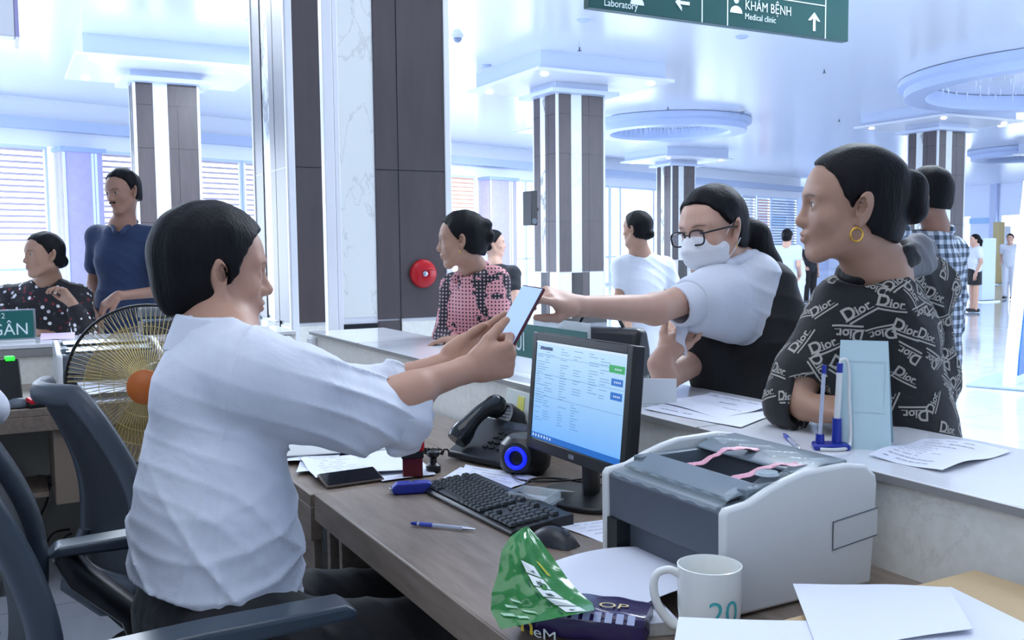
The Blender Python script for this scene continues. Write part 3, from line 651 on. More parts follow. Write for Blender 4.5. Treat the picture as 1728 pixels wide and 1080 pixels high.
pen('ballpoint_pen', 'short blue-ended pen lying on the counter top behind the printer', atz(1323, 733, CZ+.0055), atz(1350, 758, CZ+.0055), .0042)
def smartphone(name, label, M, case, w=.074, l=.155, lens=False, screen=None):
    r = root(name, label, 'mobile phone', M=M)
    MB().box(-w/2, w/2, -l/2, l/2, 0, .0075).build('phone_case', case, r, bevel=.003, seg=3)
    MB().box(-w/2+.003, w/2-.003, -l/2+.004, l/2-.004, .0076, .0086).build('glass_screen', screen or mat('screen_off', '0c1018', .06), r, bevel=.0004)
    if lens:
        m = MB(); m.box(-.03, -.006, l/2-.04, l/2-.01, -.002, -.0001); m.build('camera_bump', M_BLACK, r, bevel=.001)
    return r
M_CASE = mat('leather_case', '5a5048', .5)
fm = frame_from(atz(592, 808, DZ+.006), atz(648, 800, DZ)-atz(535, 816, DZ), (0, -.25, 1))
fm = fm @ Matrix.Rotation(radians(90), 4, 'Z')
smartphone('smartphone', 'dark smartphone in a worn brown case lying at the desk joint', fm, M_CASE)

# ---- papers
P = sheet
P('printed_document', [(.965, 2.10, DZ+.001), (1.04, 2.0, DZ+.001), (1.19, 2.07, DZ+.002), (1.10, 2.31, DZ+.002)], 'printed sheet between the keyboard and the telephone', lines=8, seed=1, wav=.003)
P('printed_document', [(.965, 2.19, DZ+.0005), (1.0, 2.05, DZ+.0005), (1.12, 2.10, DZ+.0005), (1.08, 2.3, DZ+.0005)], 'second sheet showing under the sheet beside the telephone', lines=4, seed=4)
P('printed_document', [(1.05, 1.52, DZ+.001), (1.20, 1.50, DZ+.001), (1.22, 1.68, DZ+.002), (1.02, 1.69, DZ+.002)], 'printed form lying between the monitor foot and the front printer', lines=7, seed=6)
for i, (c, l) in enumerate((([(.69, 2.34), (.95, 2.30), (.98, 2.55), (.72, 2.6)], 'topmost document on the messy pile beyond the desk joint'), ([(.67, 2.45), (.86, 2.38), (1.0, 2.62), (.78, 2.74)], 'document sticking out at the back of the messy pile'), ([(.66, 2.6), (.8, 2.5), (.92, 2.8), (.7, 2.9)], 'crumpled document beside the shirt of the clerk, at the far end of the pile'), ([(.84, 2.26), (.99, 2.26), (1.02, 2.44), (.86, 2.46)], 'document lying under the red stamp'))):
    z = DZ+(.012, .006, .009, .001)[i]
    if i == 3: P('printed_document', [(x, y, DZ-.0035+.0045 if y > 2.24 else DZ+.001) for x, y in c], l, lines=3, seed=9+i, wav=.001)
    else: P('printed_document', [(x, y, z-.004) for x, y in c], l, lines=9, seed=9+i, wav=.004)
P('counter_document', [atz(1085, 690, CZ+.002), atz(1250, 722, CZ+.002), atz(1330, 690, CZ+.002), atz(1200, 664, CZ+.002)], 'large flat printed sheet on the counter in front of the masked woman', lines=5, seed=20, wav=.002)
P('counter_document', [atz(1100, 676, CZ+.004), atz(1215, 706, CZ+.004), atz(1300, 690, CZ+.004), atz(1190, 670, CZ+.004)], 'upper sheet of the two papers on the counter before the masked woman', lines=0, seed=23, wav=.003)
P('counter_document', [atz(1465, 770, CZ+.002), atz(1590, 797, CZ+.002), atz(1708, 763, CZ+.002), atz(1560, 742, CZ+.002)], 'wrinkled printed sheet on the counter right of the leaflet stand', lines=10, seed=25, wav=.004)
# stack and loose sheets at the lower right
bx = root('desk_stand_in_box', 'added box in lit desk tan under the blank sheets in the lower right corner', 'box', (.92, .62, DZ))  # added support for the sheets; its tan stands for the lit desk top
MB().box(0, .4, 0, .31, 0, .078).build('box_body', mat('lit_desk_tan', 'c0a67e', .7, var=.06), bx, bevel=.002); MB().box(-.001, .401, -.001, .311, .079, .083).build('box_lid', mat('lit_desk_tan', 'c0a67e', .7), bx, bevel=.001)
P('blank_sheet', [atz(1120, 1190, DZ+.088), atz(1145, 1042, DZ+.088), atz(1650, 1062, DZ+.09), atz(1760, 1230, DZ+.088)], 'front blank sheet at the lower right, its left corner hiding the mug foot', seed=31, wav=.0015)
P('blank_sheet', [atz(1380, 1100, DZ+.091), atz(1338, 987, DZ+.093), atz(1600, 991, DZ+.1), atz(1642, 1062, DZ+.097)], 'blank sheet with a lifted corner on top of the lower right pile', seed=32, wav=.0015)
P('blank_sheet', [atz(1590, 1130, DZ+.086), atz(1500, 1000, DZ+.086), atz(1605, 992, DZ+.086), atz(1760, 1068, DZ+.086)], 'rightmost blank sheet under the others by the counter wall', seed=33, wav=.001)
nb = root('note_pad', 'small grey-edged pad of papers between the tissue pack and the mug', 'note pad', (.80, 1.17, DZ), radians(-18))
MB().box(0, .1, -.02, .09, 0, .02).build('pages', mat('page_edges', 'c9c7bf', .7, var=.15, vscale=60), nb, bevel=.001); MB().box(-.001, .101, -.021, .091, .0201, .0215).build('cover', M_PAPER, nb)
cp = MB()
def crumple(c, r, sd, n=26):
    rd = random.Random(sd); ks = [(Vector([rd.gauss(0, 1) for _ in range(3)]).normalized(), rd.uniform(.5, 1)) for _ in range(16)]
    m = MB(); vs = []
    m.sphere((0, 0, 0), 1, n); 
    m.v = [tuple(Vector(c)+Vector(v)*r*(.72+.28*min(max(Vector(v).normalized().dot(k)*1.15, .55)*w+.35*(1-w) for k, w in ks)/.62+.16*max(abs(Vector(v).dot(k)) for k, w in ks[:7]))) for v in m.v]
    return m
o = crumple((.87, 1.95, .556), .055, 4).build('crumpled_paper', [M_PAPER], smooth=12); tag(o, 'crumpled white paper ball on the shelf under the desk', 'paper ball')
P('shelf_paper', [(.78, 1.68, .502), (.9, 1.5, .502), (1.1, 1.6, .502), (.95, 1.85, .502)], 'folded sheet lying on the shelf under the desk', seed=41)
# plastic name-card case by the monitor foot
cb = root('clear_card_case', 'clear plastic card case lying open by the monitor foot', 'plastic case', M=frame_from((1.06, 1.86, DZ+.0155), (.5, -.85, 0), (0, 0, 1)))
MCL = mat('clear_plastic', 'e8f0f4', .08, alpha=.42)
m = MB(); m.box(-.05, .05, -.035, .035, 0, .002); m.box(-.05, -.048, -.035, .035, .002, .02); m.box(.048, .05, -.035, .035, .002, .02); m.box(-.048, .048, -.035, -.033, .002, .02); m.box(-.048, .048, .033, .035, .002, .02)
m.build('case_tray', MCL, cb, bevel=.0006); m = MB(); m.box(-.05, .05, 0, .07, -.001, .001, 0, Matrix.Translation((0, .035, .018)) @ Matrix.Rotation(radians(-14), 4, 'X')); m.build('case_lid', MCL, cb, bevel=.0005)
MB().box(-.03, .03, -.02, .02, .0025, .004).build('white_card', M_PAPER, cb, smooth=0); MB().box(-.055, .055, -.04, .045, -.0155, -.001).build('case_foot', mat('clear_plastic2', 'c8d2da', .1, alpha=.5), cb, bevel=.002)
# cables on the desk
def cable(name, label, pts, r=.003, m=None, sub=8):
    P_ = [Vector(p) for p in pts]; out = []
    for i in range(len(P_)-1):
        a, b, c, d = P_[max(i-1, 0)], P_[i], P_[i+1], P_[min(i+2, len(P_)-1)]
        for k in range(sub):
            t = k/sub; out.append(.5*((2*b)+(c-a)*t+(2*a-5*b+4*c-d)*t*t+(3*b-a-3*c+d)*t**3))
    out.append(P_[-1]); o = MB().tube(out, r, 8).build(name, m or M_BLACK, smooth=60); return tag(o, label, 'cable')
cable('monitor_cable', 'black cable curling from the monitor back across the sheets', [(1.30, 1.9, DZ+.004), (1.24, 2.02, DZ+.006), (1.16, 2.04, DZ+.014), (1.10, 1.99, DZ+.01), (1.04, 1.95, DZ+.0045), (1.0, 1.97, DZ+.004)])
cable('monitor_cable', 'thin second black cable passing between the speaker and the monitor foot', [(1.35, 2.0, DZ+.004), (1.22, 2.0, DZ+.009), (1.13, 2.05, DZ+.012), (1.17, 2.2, DZ+.004)], .0025)
# ---- beige document tray / cordless phone behind the sleeve
tr = root('beige_tray', 'beige and black desktop device half hidden under the clerk\'s sleeve', 'desktop device', M=frame_from((.86, 2.66, DZ), (.9, -.2, 0), (0, 0, 1)))
MB().box(-.2, .16, -.06, .12, 0, .012).build('foot', M_BLACK, tr, bevel=.003)
MB().prism([(-.09, .014), (.12, .014), (.12, .075), (.02, .07), (-.07, .03)], 0, -.2, .16).build('casing', M_WPLAST, tr, bevel=.008, seg=3)
MB().lathe([(0, 0), (.022, .0), (.018, -.008), (0, -.008)], 18, 0, Matrix.Translation((.05, -.035, .058)) @ Matrix.Rotation(radians(25), 4, 'X') @ Matrix.Diagonal((1.4, .8, 1, 1))).build('dark_recess', M_BLACK, tr)
MB().box(-.16, -.1, -.068, -.05, .016, .024).build('button_row', M_BLACK, tr, bevel=.002)
# ---- mug
mg = root('white_mug', 'white mug with a turquoise number 20 in front of the printer', 'mug', (.922, 1.088, DZ))
MB().lathe([(0, .0), (.036, .0), (.043, .006), (.0475, .05), (.048, .11), (.0485, .1135), (.0465, .114), (.0455, .11), (.044, .05), (.038, .01), (0, .008)], 48).build('mug_body', mat('ceramic', 'eef0ec', .12), mg)
hd = Vector((-.88, .476, 0)); hp = [Vector((0, 0, .098))+hd*.044, Vector((0, 0, .106))+hd*.060, Vector((0, 0, .1))+hd*.079, Vector((0, 0, .078))+hd*.084, Vector((0, 0, .048))+hd*.076, Vector((0, 0, .024))+hd*.058, Vector((0, 0, .02))+hd*.045]
h2 = []
for i in range(len(hp)-1):
    a, b, c, d = hp[max(i-1, 0)], hp[i], hp[i+1], hp[min(i+2, len(hp)-1)]
    for k in range(6): t = k/6; h2.append(.5*((2*b)+(c-a)*t+(2*a-5*b+4*c-d)*t*t+(3*b-a-3*c+d)*t**3))
MB().tube(h2+[hp[-1]], .0055, 12, flat=1.3).build('handle', mat('ceramic', 'eef0ec', .12), mg, smooth=60)
def wrap_text(s, size, R, z0, ang, sx=1.0, off=.0006):
    vs, fs = text_mesh(s, size, 'CENTER', 0); out = []
    for v in vs:
        a = ang+v[0]*sx/R; out.append((cos(a)*(R+off), sin(a)*(R+off), z0+v[1]))
    return out, fs
m = MB(); a0 = atan2(-.88-.1, -.4756+.62); a0 = atan2(-.97, -.22)
vs, fs = wrap_text('20', .05, .0478, .038, a0, 1.0); m.add(vs, fs); m.build('number_print', mat('turquoise_print', '4db6b8', .4), mg, smooth=0)
# fine dark script lines below the number
m = MB(); m.add(*wrap_text('~~~~', .018, .0478, .034, a0, 1.0, .0009)); m.build('script_print', mat('brown_print', '6a5a50', .5), mg, smooth=0)
# ---- leaflet stand and pens on the counter
M_ACR = mat('blue_leaflet', 'a9c6d0', .25)
lf = root('leaflet_stand', 'pale blue leaflet stand on the counter before the woman with the hoop earring', 'leaflet stand', (0, 0, 0))
b0, b1, t0, t1 = atz(1408, 755, CZ), atz(1504, 762, CZ), None, None
ux = (b1-b0).normalized(); uy = Vector((-ux.y, ux.x, 0)); wv = (b1-b0).length
LM = basis(b0, ux, uy, Vector((0, 0, 1)))
m = MB(); m.add([(0, 0, 0), (wv, 0, 0), (wv-.012, .05, .215), (.004, .05, .215), (0, .004, 0), (wv, .004, 0), (wv-.012, .054, .215), (.004, .054, .215)], [(0, 1, 2, 3), (7, 6, 5, 4), (0, 3, 7, 4), (1, 5, 6, 2), (3, 2, 6, 7), (0, 4, 5, 1)], 0, LM); m.build('front_leaflet', M_ACR, lf, smooth=0)
m = MB(); m.add([(0, .1, 0), (wv, .1, 0), (wv-.012, .056, .215), (.004, .056, .215), (0, .104, 0), (wv, .104, 0), (wv-.012, .06, .215), (.004, .06, .215)], [(0, 1, 2, 3), (7, 6, 5, 4), (0, 3, 7, 4), (1, 5, 6, 2), (3, 2, 6, 7), (0, 4, 5, 1)], 0, LM); m.build('rear_leaflet', M_ACR, lf, smooth=0)
m = MB()
def lq(a, b, c, d): y = lambda z: .05*z/.215-.0008; m.add([(a, y(c), c), (b, y(c), c), (b, y(d), d), (a, y(d), d)], [(0, 1, 2, 3)], 0, LM)
for a, b, c, d in ((.02, .092, .172, .1735), (.02, .021, .085, .172), (.091, .092, .085, .172), (.02, .092, .072, .073)): lq(a, b, c, d)
m.build('leaflet_print', mat('leaflet_line', '9fbcc6', .4), lf, smooth=0)
def pen_stand(loc, label, kr=1.0):
    r = root('pen_stand', label, 'pen stand', loc, radians(-28), group='blue and white pen stands on the counter')
    MB().prism([(-.038, -.02), (.034, -.026), (.04, .02), (-.03, .024)], 2, 0, .012).build('stand_base', M_BLUEP, r, bevel=.004)
    MB().lathe([(.009, .012), (.0085, .03)], 14, c=(-.02, 0)).build('pen_socket', M_BLUEP, r); MB().lathe([(.01, .012), (.009, .062)], 14, c=(.014, 0)).build('pen_socket', M_BLUEP, r)
    MB().tube([(-.02, 0, .03), (-.012, .004, .165)], .004, 12).build('thin_pen', mat('clear_barrel', 'cdd6ea', .12, alpha=.75), r); MB().tube([(-.0195, 0, .04), (-.0125, .003, .15)], .0018, 8).build('ink_refill', M_BLUEP, r)
    MB().tube([(-.0125, .004, .152), (-.0118, .004, .17)], .0045, 10).build('pen_cap', M_BLUEP, r)
    MB().tube([(.014, 0, .062), (.018, 0, .155)], .0062, 14).build('thick_pen', M_WPLAST, r); MB().tube([(.018, 0, .155), (.0185, 0, .174)], .006, 14).build('thick_pen_cap', M_BLUEP, r)
    c = [(.0185, 0, .172), (.022, 0, .181), (.033, .002, .178), (.038, .003, .15), (.039, .002, .1), (.041, 0, .06), (.04, -.006, .02), (.03, -.02, .006), (.0, -.03, .004), (-.03, -.022, .004)]
    P_ = [Vector(p) for p in c]; out = []
    for i in range(len(P_)-1):
        a, b, c_, d = P_[max(i-1, 0)], P_[i], P_[i+1], P_[min(i+2, len(P_)-1)]
        for k in range(6): t = k/6; out.append(.5*((2*b)+(c_-a)*t+(2*a-5*b+4*c_-d)*t*t+(3*b-a-3*c_+d)*t**3))
    MB().tube(out, .0035, 10).build('coil_tether', M_WPLAST, r, smooth=60); return r
q = atz(1400, 757, CZ); pen_stand((q.x, q.y, CZ), 'blue and white pen stand in front of the pale leaflet stand')
pen_stand((1.63, 2.75, CZ), 'blue pen stand on the counter under the reaching hand, above the monitor')
# black handbag on the counter behind the monitor
hb = root('black_handbag', 'black handbag resting on the counter behind the monitor', 'handbag', (1.65, 2.47, CZ), radians(-62))
MB().prism([(-.06, 0), (.06, 0), (.055, .1), (.03, .165), (-.03, .165), (-.055, .1)], 0, -.15, .15).build('bag_body', mat('black_leather', '17181c', .35, bump=.2), hb, bevel=.02, seg=4)
MB().tube([(-.08, 0, .165), (-.06, 0, .2), (0, 0, .215), (.06, 0, .2), (.08, 0, .165)], .006, 8).build('bag_handle', M_BLACK, hb, smooth=60); MB().box(-.12, .12, -.067, -.0605, .05, .11).build('front_pocket', M_DARK, hb, bevel=.003)
# clear card holder with white card, by the elbow of the masked woman
ch = root('white_card_holder', 'small upright white card holder beside the masked woman\'s elbow', 'card holder', M=frame_from(atz(1112, 684, CZ)+Vector((0, 0, .0)), (.8, -.6, 0), (0, 0, 1)))
MB().box(-.045, .045, 0, .004, .002, .07).build('upright_card', mat('bright_card', 'e9f0f6', .3), ch, bevel=.001); MB().box(-.047, .047, -.03, .03, 0, .003).build('holder_foot', MCL, ch, bevel=.0005)
# acrylic desk sign behind the monitor and one on the back counter
sg = root('counter_sign', 'teal and clear counter sign just left of the monitor top', 'sign', (1.445, 2.22, CZ))
MB().box(0, .006, 0, .46, .02, .2).build('clear_plate', mat('clear_plastic', 'e8f0f4', .08, alpha=.42), sg, bevel=.001)
MB().box(-.002, -.0001, .01, .45, .07, .175).build('teal_panel', M_TEAL, sg, smooth=0); MB().box(-.04, .05, .0, .46, 0, .02).build('sign_foot', mat('clear_plastic', 'e8f0f4', .08, alpha=.42), sg, bevel=.002)
m = MB(); put_text(m, 'ŨI', .085, basis((-.003, .43, .09), (0, -1, 0), (0, 0, 1), (-1, 0, 0)), sx=.8); m.build('lettering', mat('sign_white', 'dfeef2', .4), sg, smooth=0)
yb = root('yellow_notice', 'small pale notice with a yellow patch leaning on the inner wall left of the monitor', 'notice', (1.34, 2.5, DZ+.0))
MB().box(0, .006, -.11, .06, 0, .165, 0, Matrix.Rotation(radians(8), 4, 'Y')).build('pale_card', mat('pale_card', 'cfd6cf', .3), yb, bevel=.001); MB().box(-.0015, 0, -.06, -.02, .05, .15, 0, Matrix.Rotation(radians(8), 4, 'Y')).build('yellow_patch', mat('yellow_sticker', 'd8d45a', .4), yb, smooth=0)
ng = root('counter_sign', 'teal counter sign reading NGÂN at the left edge on the back counter', 'sign', (-.42, 4.98, CZ))
MB().box(-.1, .565, 0, .008, .01, .152).build('sign_rim', M_CHROME, ng, bevel=.001); MB().box(-.095, .555, -.004, -.0001, .017, .145).build('teal_panel', M_TEAL, ng, smooth=0); MB().box(-.1, .56, -.03, .04, 0, .01).build('sign_foot', M_WPLAST, ng, bevel=.002)
m = MB(); put_text(m, 'NGÂN', .078, Matrix.Translation((.535, -.0045, .034)) @ RX, align='RIGHT', sx=.93); put_text(m, 'SỐ 2', .036, Matrix.Translation((.44, -.0045, .112)) @ RX, align='RIGHT'); m.build('lettering', mat('sign_white', 'dfeef2', .4), ng, smooth=0)
# items on the back desk
tm = root('dark_terminal', 'small black desktop terminal at the left edge on the back desk', 'terminal', (-.02, 4.2, DZ), radians(10))
MB().prism([(-.04, .0), (.05, .0), (.03, .03), (.03, .17), (-.0, .18), (-.03, .05)], 0, -.1, .08).build('terminal_body', M_BLACK, tm, bevel=.006); MB().box(.03, .06, -.02, .02, .172, .188).build('green_lamp', mat('green_led', '30ff40', .3, emit='30ff40', es=1.2), tm)
gm = root('grey_mouse', 'dark grey computer mouse on the back desk beside the red ink pad', 'mouse', (.045, 4.09, DZ))
MB().sphere((0, 0, .004), (.05, .033, .033), 20).build('shell', M_GREYP, gm); MB().lathe([(.046, 0), (.048, .004)], 20).build('foot', M_BLACK, gm)
ip = root('red_ink_pad', 'red ink pad box on the back desk left of the mesh chair', 'ink pad', (.125, 4.06, DZ), radians(15))
MB().box(-.05, .05, -.03, .03, 0, .018).build('pad_tray', M_BLACK, ip, bevel=.003); MB().box(-.048, .052, -.028, .034, .0185, .036, 0, Matrix.Rotation(radians(4), 4, 'X')).build('pad_lid', mat('bright_red', 'd01820', .3), ip, bevel=.004)
P('back_desk_paper', [(.07, 4.14, DZ+.001), (.2, 4.15, DZ+.001), (.2, 4.28, DZ+.001), (.08, 4.28, DZ+.001)], 'small white slip behind the red ink pad', seed=51)
P('pink_slip', [(.16, 5.0, CZ+.001), (.31, 5.0, CZ+.001), (.32, 5.12, CZ+.02), (.17, 5.14, CZ+.02)], 'lilac paper slip under the floral blouse woman\'s hand', mats=[mat('lilac_paper', 'd9c2e6', .6), M_INK], seed=52)
# black glass screen standing at the man's elbow on the back counter
sb_ = root('grey_scanner', 'flat grey and black scanner on the back counter beside the man in the polo shirt', 'scanner', (.62, 5.0, CZ))
MB().box(-.0, .42, 0, .2, 0, .06).build('scanner_body', M_DARK, sb_, bevel=.008); MB().box(.01, .41, .01, .19, .061, .075).build('scanner_lid', mat('lid_blue_grey', '5a6878', .3), sb_, bevel=.004); MB().box(.0, .42, .1, .2, .076, .13).build('document_feeder', mat('lid_blue_grey', '5a6878', .3), sb_, bevel=.01)
# sockets and cables under the back desk
for i, px_ in enumerate((28, 67, 83)):
    p_ = aty(px_, 812, 4.80); so = root('wall_socket', ('leftmost grey socket under the back desk', 'left black plug of the close pair under the back desk', 'right black plug of the close pair under the back desk')[i], 'socket', (p_.x, 4.81, p_.z))
    MB().lathe([(0, 0), (.028, 0), (.028, .006), (0, .008)], 20, 0, Matrix.Rotation(pi/2, 4, 'X')).build('socket_plate', M_DARK if i else M_GREYP, so)
    if i: MB().lathe([(0, .0085), (.02, .008), (.018, .03), (0, .034)], 16, 0, Matrix.Rotation(pi/2, 4, 'X')).build('plug', M_BLACK, so)
def ac(px_, py_, y=4.76): return aty(px_, py_, y)
cable('power_cable', 'black cable hanging in a curve from the right plug under the back desk', [ac(84, 818), ac(78, 850), ac(60, 885), ac(52, 903), ac(70, 915)], .005)
cable('power_cable', 'black cable running down left from the left plug under the back desk', [ac(67, 818), ac(50, 838), ac(28, 850), (ac(10, 856))], .005)
cable('power_cable', 'thick grey bundle hanging left of the socket pair', [ac(20, 782), ac(42, 820), ac(40, 850), ac(55, 890), ac(75, 925)], .008, M_GREYP)
cable('power_cable', 'loop of black cable lying on the floor left of the chair stem', [ac(75, 925), ac(90, 900), ac(118, 893)], .005)
cable('power_cable', 'short cable lying beside the looped cable near the mesh chair', [ac(95, 930), ac(108, 908), ac(122, 900)], .005)
cable('power_cable', 'cables lying right of the mesh chair stem', [ac(140, 885), ac(155, 880), ac(172, 876)], .006)
# ---- fire bell on the large column, black wall speaker on the mid column
fb = root('fire_bell', 'round red fire alarm bell on the large brown column', 'fire bell', M=basis(Vector((2.305, 5.425, 1.213)), (1, 0, 0), (0, 0, 1), (0, -1, 0)))
MB().lathe([(0, .0), (.07, 0), (.085, .008), (.088, .02), (.082, .034), (.06, .046), (.03, .05), (.028, .045), (0, .045)], 40).build('bell_dome', mat('bell_red', 'b3121d', .22), fb)
MB().lathe([(0, .045), (.016, .046), (.016, .052), (.008, .056), (0, .056)], 18).build('hub_bolt', M_CHROME, fb); MB().box(-.02, .06, .02, .032, .04, .05).build('raised_bar', mat('bell_red', 'b3121d', .22), fb, bevel=.003)
bs = at(901, 350, 16.0); ws = root('black_speaker_box', 'tall thin black box hanging on the left side of the mid hall column', 'wall speaker', (bs.x-.05, bs.y, bs.z-.3))
MB().box(0, .12, 0, .3, 0, .58).build('speaker_case', M_BLACK, ws, bevel=.01); MB().lathe([(0, 0), (.05, .0), (.04, -.02), (0, -.02)], 14, 0, Matrix.Translation((.06, -.001, .07)) @ Matrix.Rotation(pi/2, 4, 'X')).build('speaker_button', M_GREYP, ws); MB().box(.12, .2, .1, .14, .25, .3).build('wall_bracket', M_BLACK, ws)

# ---- tissue pack: green film standing out of a purple pack
tp = root('tissue_pack', 'torn green and purple plastic tissue pack standing at the desk edge', 'tissue pack', (0, 0, 0))
pa, pb = Vector((.665, 1.235, 0)), Vector((.802, 1.092, 0)); pd = (pb-pa).normalized(); pn = Vector((-pd.y, pd.x, 0)); pn = pn if pn.x > 0 else -pn; PL = (pb-pa).length
def purp(u, v):     # u round the section, v along
    a = 2*pi*u; ce, se = cos(a), sin(a); x = (abs(ce)**.45)*(1 if ce > 0 else -1)*.048; z = (abs(se)**.5)*(1 if se > 0 else -1)*.036+.037
    k = 1-.14*(abs(2*v-1)**6); w = .0012*sin(9*v+2*a)+.0008*sin(23*v-3*a)+.0016*sin(5*v+1.2)*sin(2*a)
    p = pa+pd*(PL*v)+pn*(.05+(x*k)*(1)+w); return (p.x, p.y, DZ+.0015+max(0, ((z-.037)*k+.037+w)*.66))
m = MB(); m.grid(purp, 56, 40, 0)
def capf(v): 
    c = [purp(k/56, v) for k in range(56)]; m.add(c, [tuple(range(56))], 0)
capf(0); capf(1)
M_PURP = mat('purple_film', '2d2250', .16, bump=.25, bscale=35); M_GREEN = mat('green_film', '2f7a3c', .14, bump=.35, bscale=22)
m.build('purple_pack', M_PURP, tp, smooth=70)
Lc = [at(*q) for q in ((884, 889, 1.53), (862, 905, 1.50), (846, 930, 1.475), (841, 965, 1.455), (830, 1000, 1.43), (828, 1030, 1.42), (845, 1062, 1.39))]
Rc = [at(*q) for q in ((892, 889, 1.53), (912, 912, 1.515), (936, 945, 1.495), (957, 975, 1.47), (978, 1000, 1.44), (1000, 1018, 1.41), (1003, 1030, 1.37))]
def cur(C, t):
    s = min(t, .9999)*(len(C)-1); i = int(s); f = s-i; return C[i]*(1-f)+C[i+1]*f
nf = Vector((-.5, -.82, .3)).normalized()
def film(u, v, off=0.0):
    p = cur(Lc, v)*(1-u)+cur(Rc, v)*u; e = min(1, 4*u*(1-u)*1.3)
    w = .014*sin(pi*u)*sin(pi*min(1, v*1.1))+e*(.0018*sin(9*u+14*v)+.0014*sin(23*u-11*v)+.001*sin(37*v+17*u))
    return p+nf*(w+off)
m = MB(); m.grid(lambda u, v: film(u, v), 34, 44, 0); m.grid(lambda u, v: cur(Lc, v)*(1-u)+cur(Rc, v)*u-nf*.03*sin(pi*u)*min(1, v*2), 34, 44, 0); m.build('green_film', M_GREEN, tp, smooth=70)
# printing on the film: white icon tiles in a diagonal row, yellow bar, letters
lines_w, tiles, ink, yel = MB(), MB(), MB(), MB()
def fq(mb, u0, v0, du, dv, eu, ev, off=.0032): mb.add([film(u0, v0, off), film(u0+du, v0+dv, off), film(u0+du+eu, v0+dv+ev, off), film(u0+eu, v0+ev, off)], [(0, 1, 2, 3)])
for k in range(5):
    u0, v0 = .40+.075*k, .40+.115*k
    if u0 > .9: continue
    fq(tiles, u0-.04, v0-.02, .2, .04, .06, .10); fq(ink, u0+.055, v0+.035, .07, .016, .02, .03, .0042); fq(ink, u0+.1, v0+.03, .015, .004, .03, .05, .0042); fq(ink, u0-.06, v0+.02, .015, .0, .03, .07, .003)
fq(yel, .62, .37, .05, .01, .1, .12)
for (a, b, c, d) in ((.2, .72, .1, .03), (.14, .78, .12, .02), (.3, .84, .12, .04), (.08, .86, .12, .02), (.22, .9, .1, .02)): fq(lines_w, a, b, c, d, .02, .03)
tiles.build('icon_tile', mat('print_white', 'dfe6e6', .2), tp, smooth=0); ink.build('icon_ink', mat('print_dark', '1d4a44', .3), tp, smooth=0); yel.build('yellow_bar', mat('print_yellow', 'b5b52e', .3), tp, smooth=0); lines_w.build('small_print', mat('print_pale', 'a9d3b4', .25), tp, smooth=0)
def pack_text(s, size, v0, z0, mi_mat, nm, sl=.0):
    vs, fs = text_mesh(s, size, 'LEFT', 0); out = []
    for v in vs:
        q = pa+pd*(v0*PL+v[0]); out.append((q.x-pn.x*.004, q.y-pn.y*.004, DZ+z0*.7+v[1]*.8+sl*v[0]))
    MB().add(out, fs).build(nm, mi_mat, tp, smooth=0)
pack_text('m', .05, -.02, .028, mat('pack_yellow', 'e3c62a', .3), 'yellow_letter', -.3); pack_text('eM', .03, .16, .012, mat('print_white', 'dfe6e6', .2), 'white_lettering', -.2)
m = MB()
for k in range(9):
    t_ = .2+.085*k; q = pa+pd*(t_*PL)-pn*.001; q2 = q+pd*.011; m.add([(q.x, q.y, DZ+.040), (q2.x, q2.y, DZ+.040), (q2.x+pn.x*.012, q2.y+pn.y*.012, DZ+.0505), (q.x+pn.x*.012, q.y+pn.y*.012, DZ+.0505)], [(0, 1, 2, 3)])
m.build('barcode_patch', mat('print_pale2', '9aa6c8', .25), tp, smooth=0)
vs, fs = text_mesh('OP', .035, 'LEFT', 0); m = MB().add([tuple(pa+pd*(.62*PL+v[0])+pn*(.03+v[1]*.8)+Vector((0, 0, DZ+.0515))) for v in vs], fs); m.build('top_lettering', mat('pack_gold', 'cdbb86', .3), tp, smooth=0)

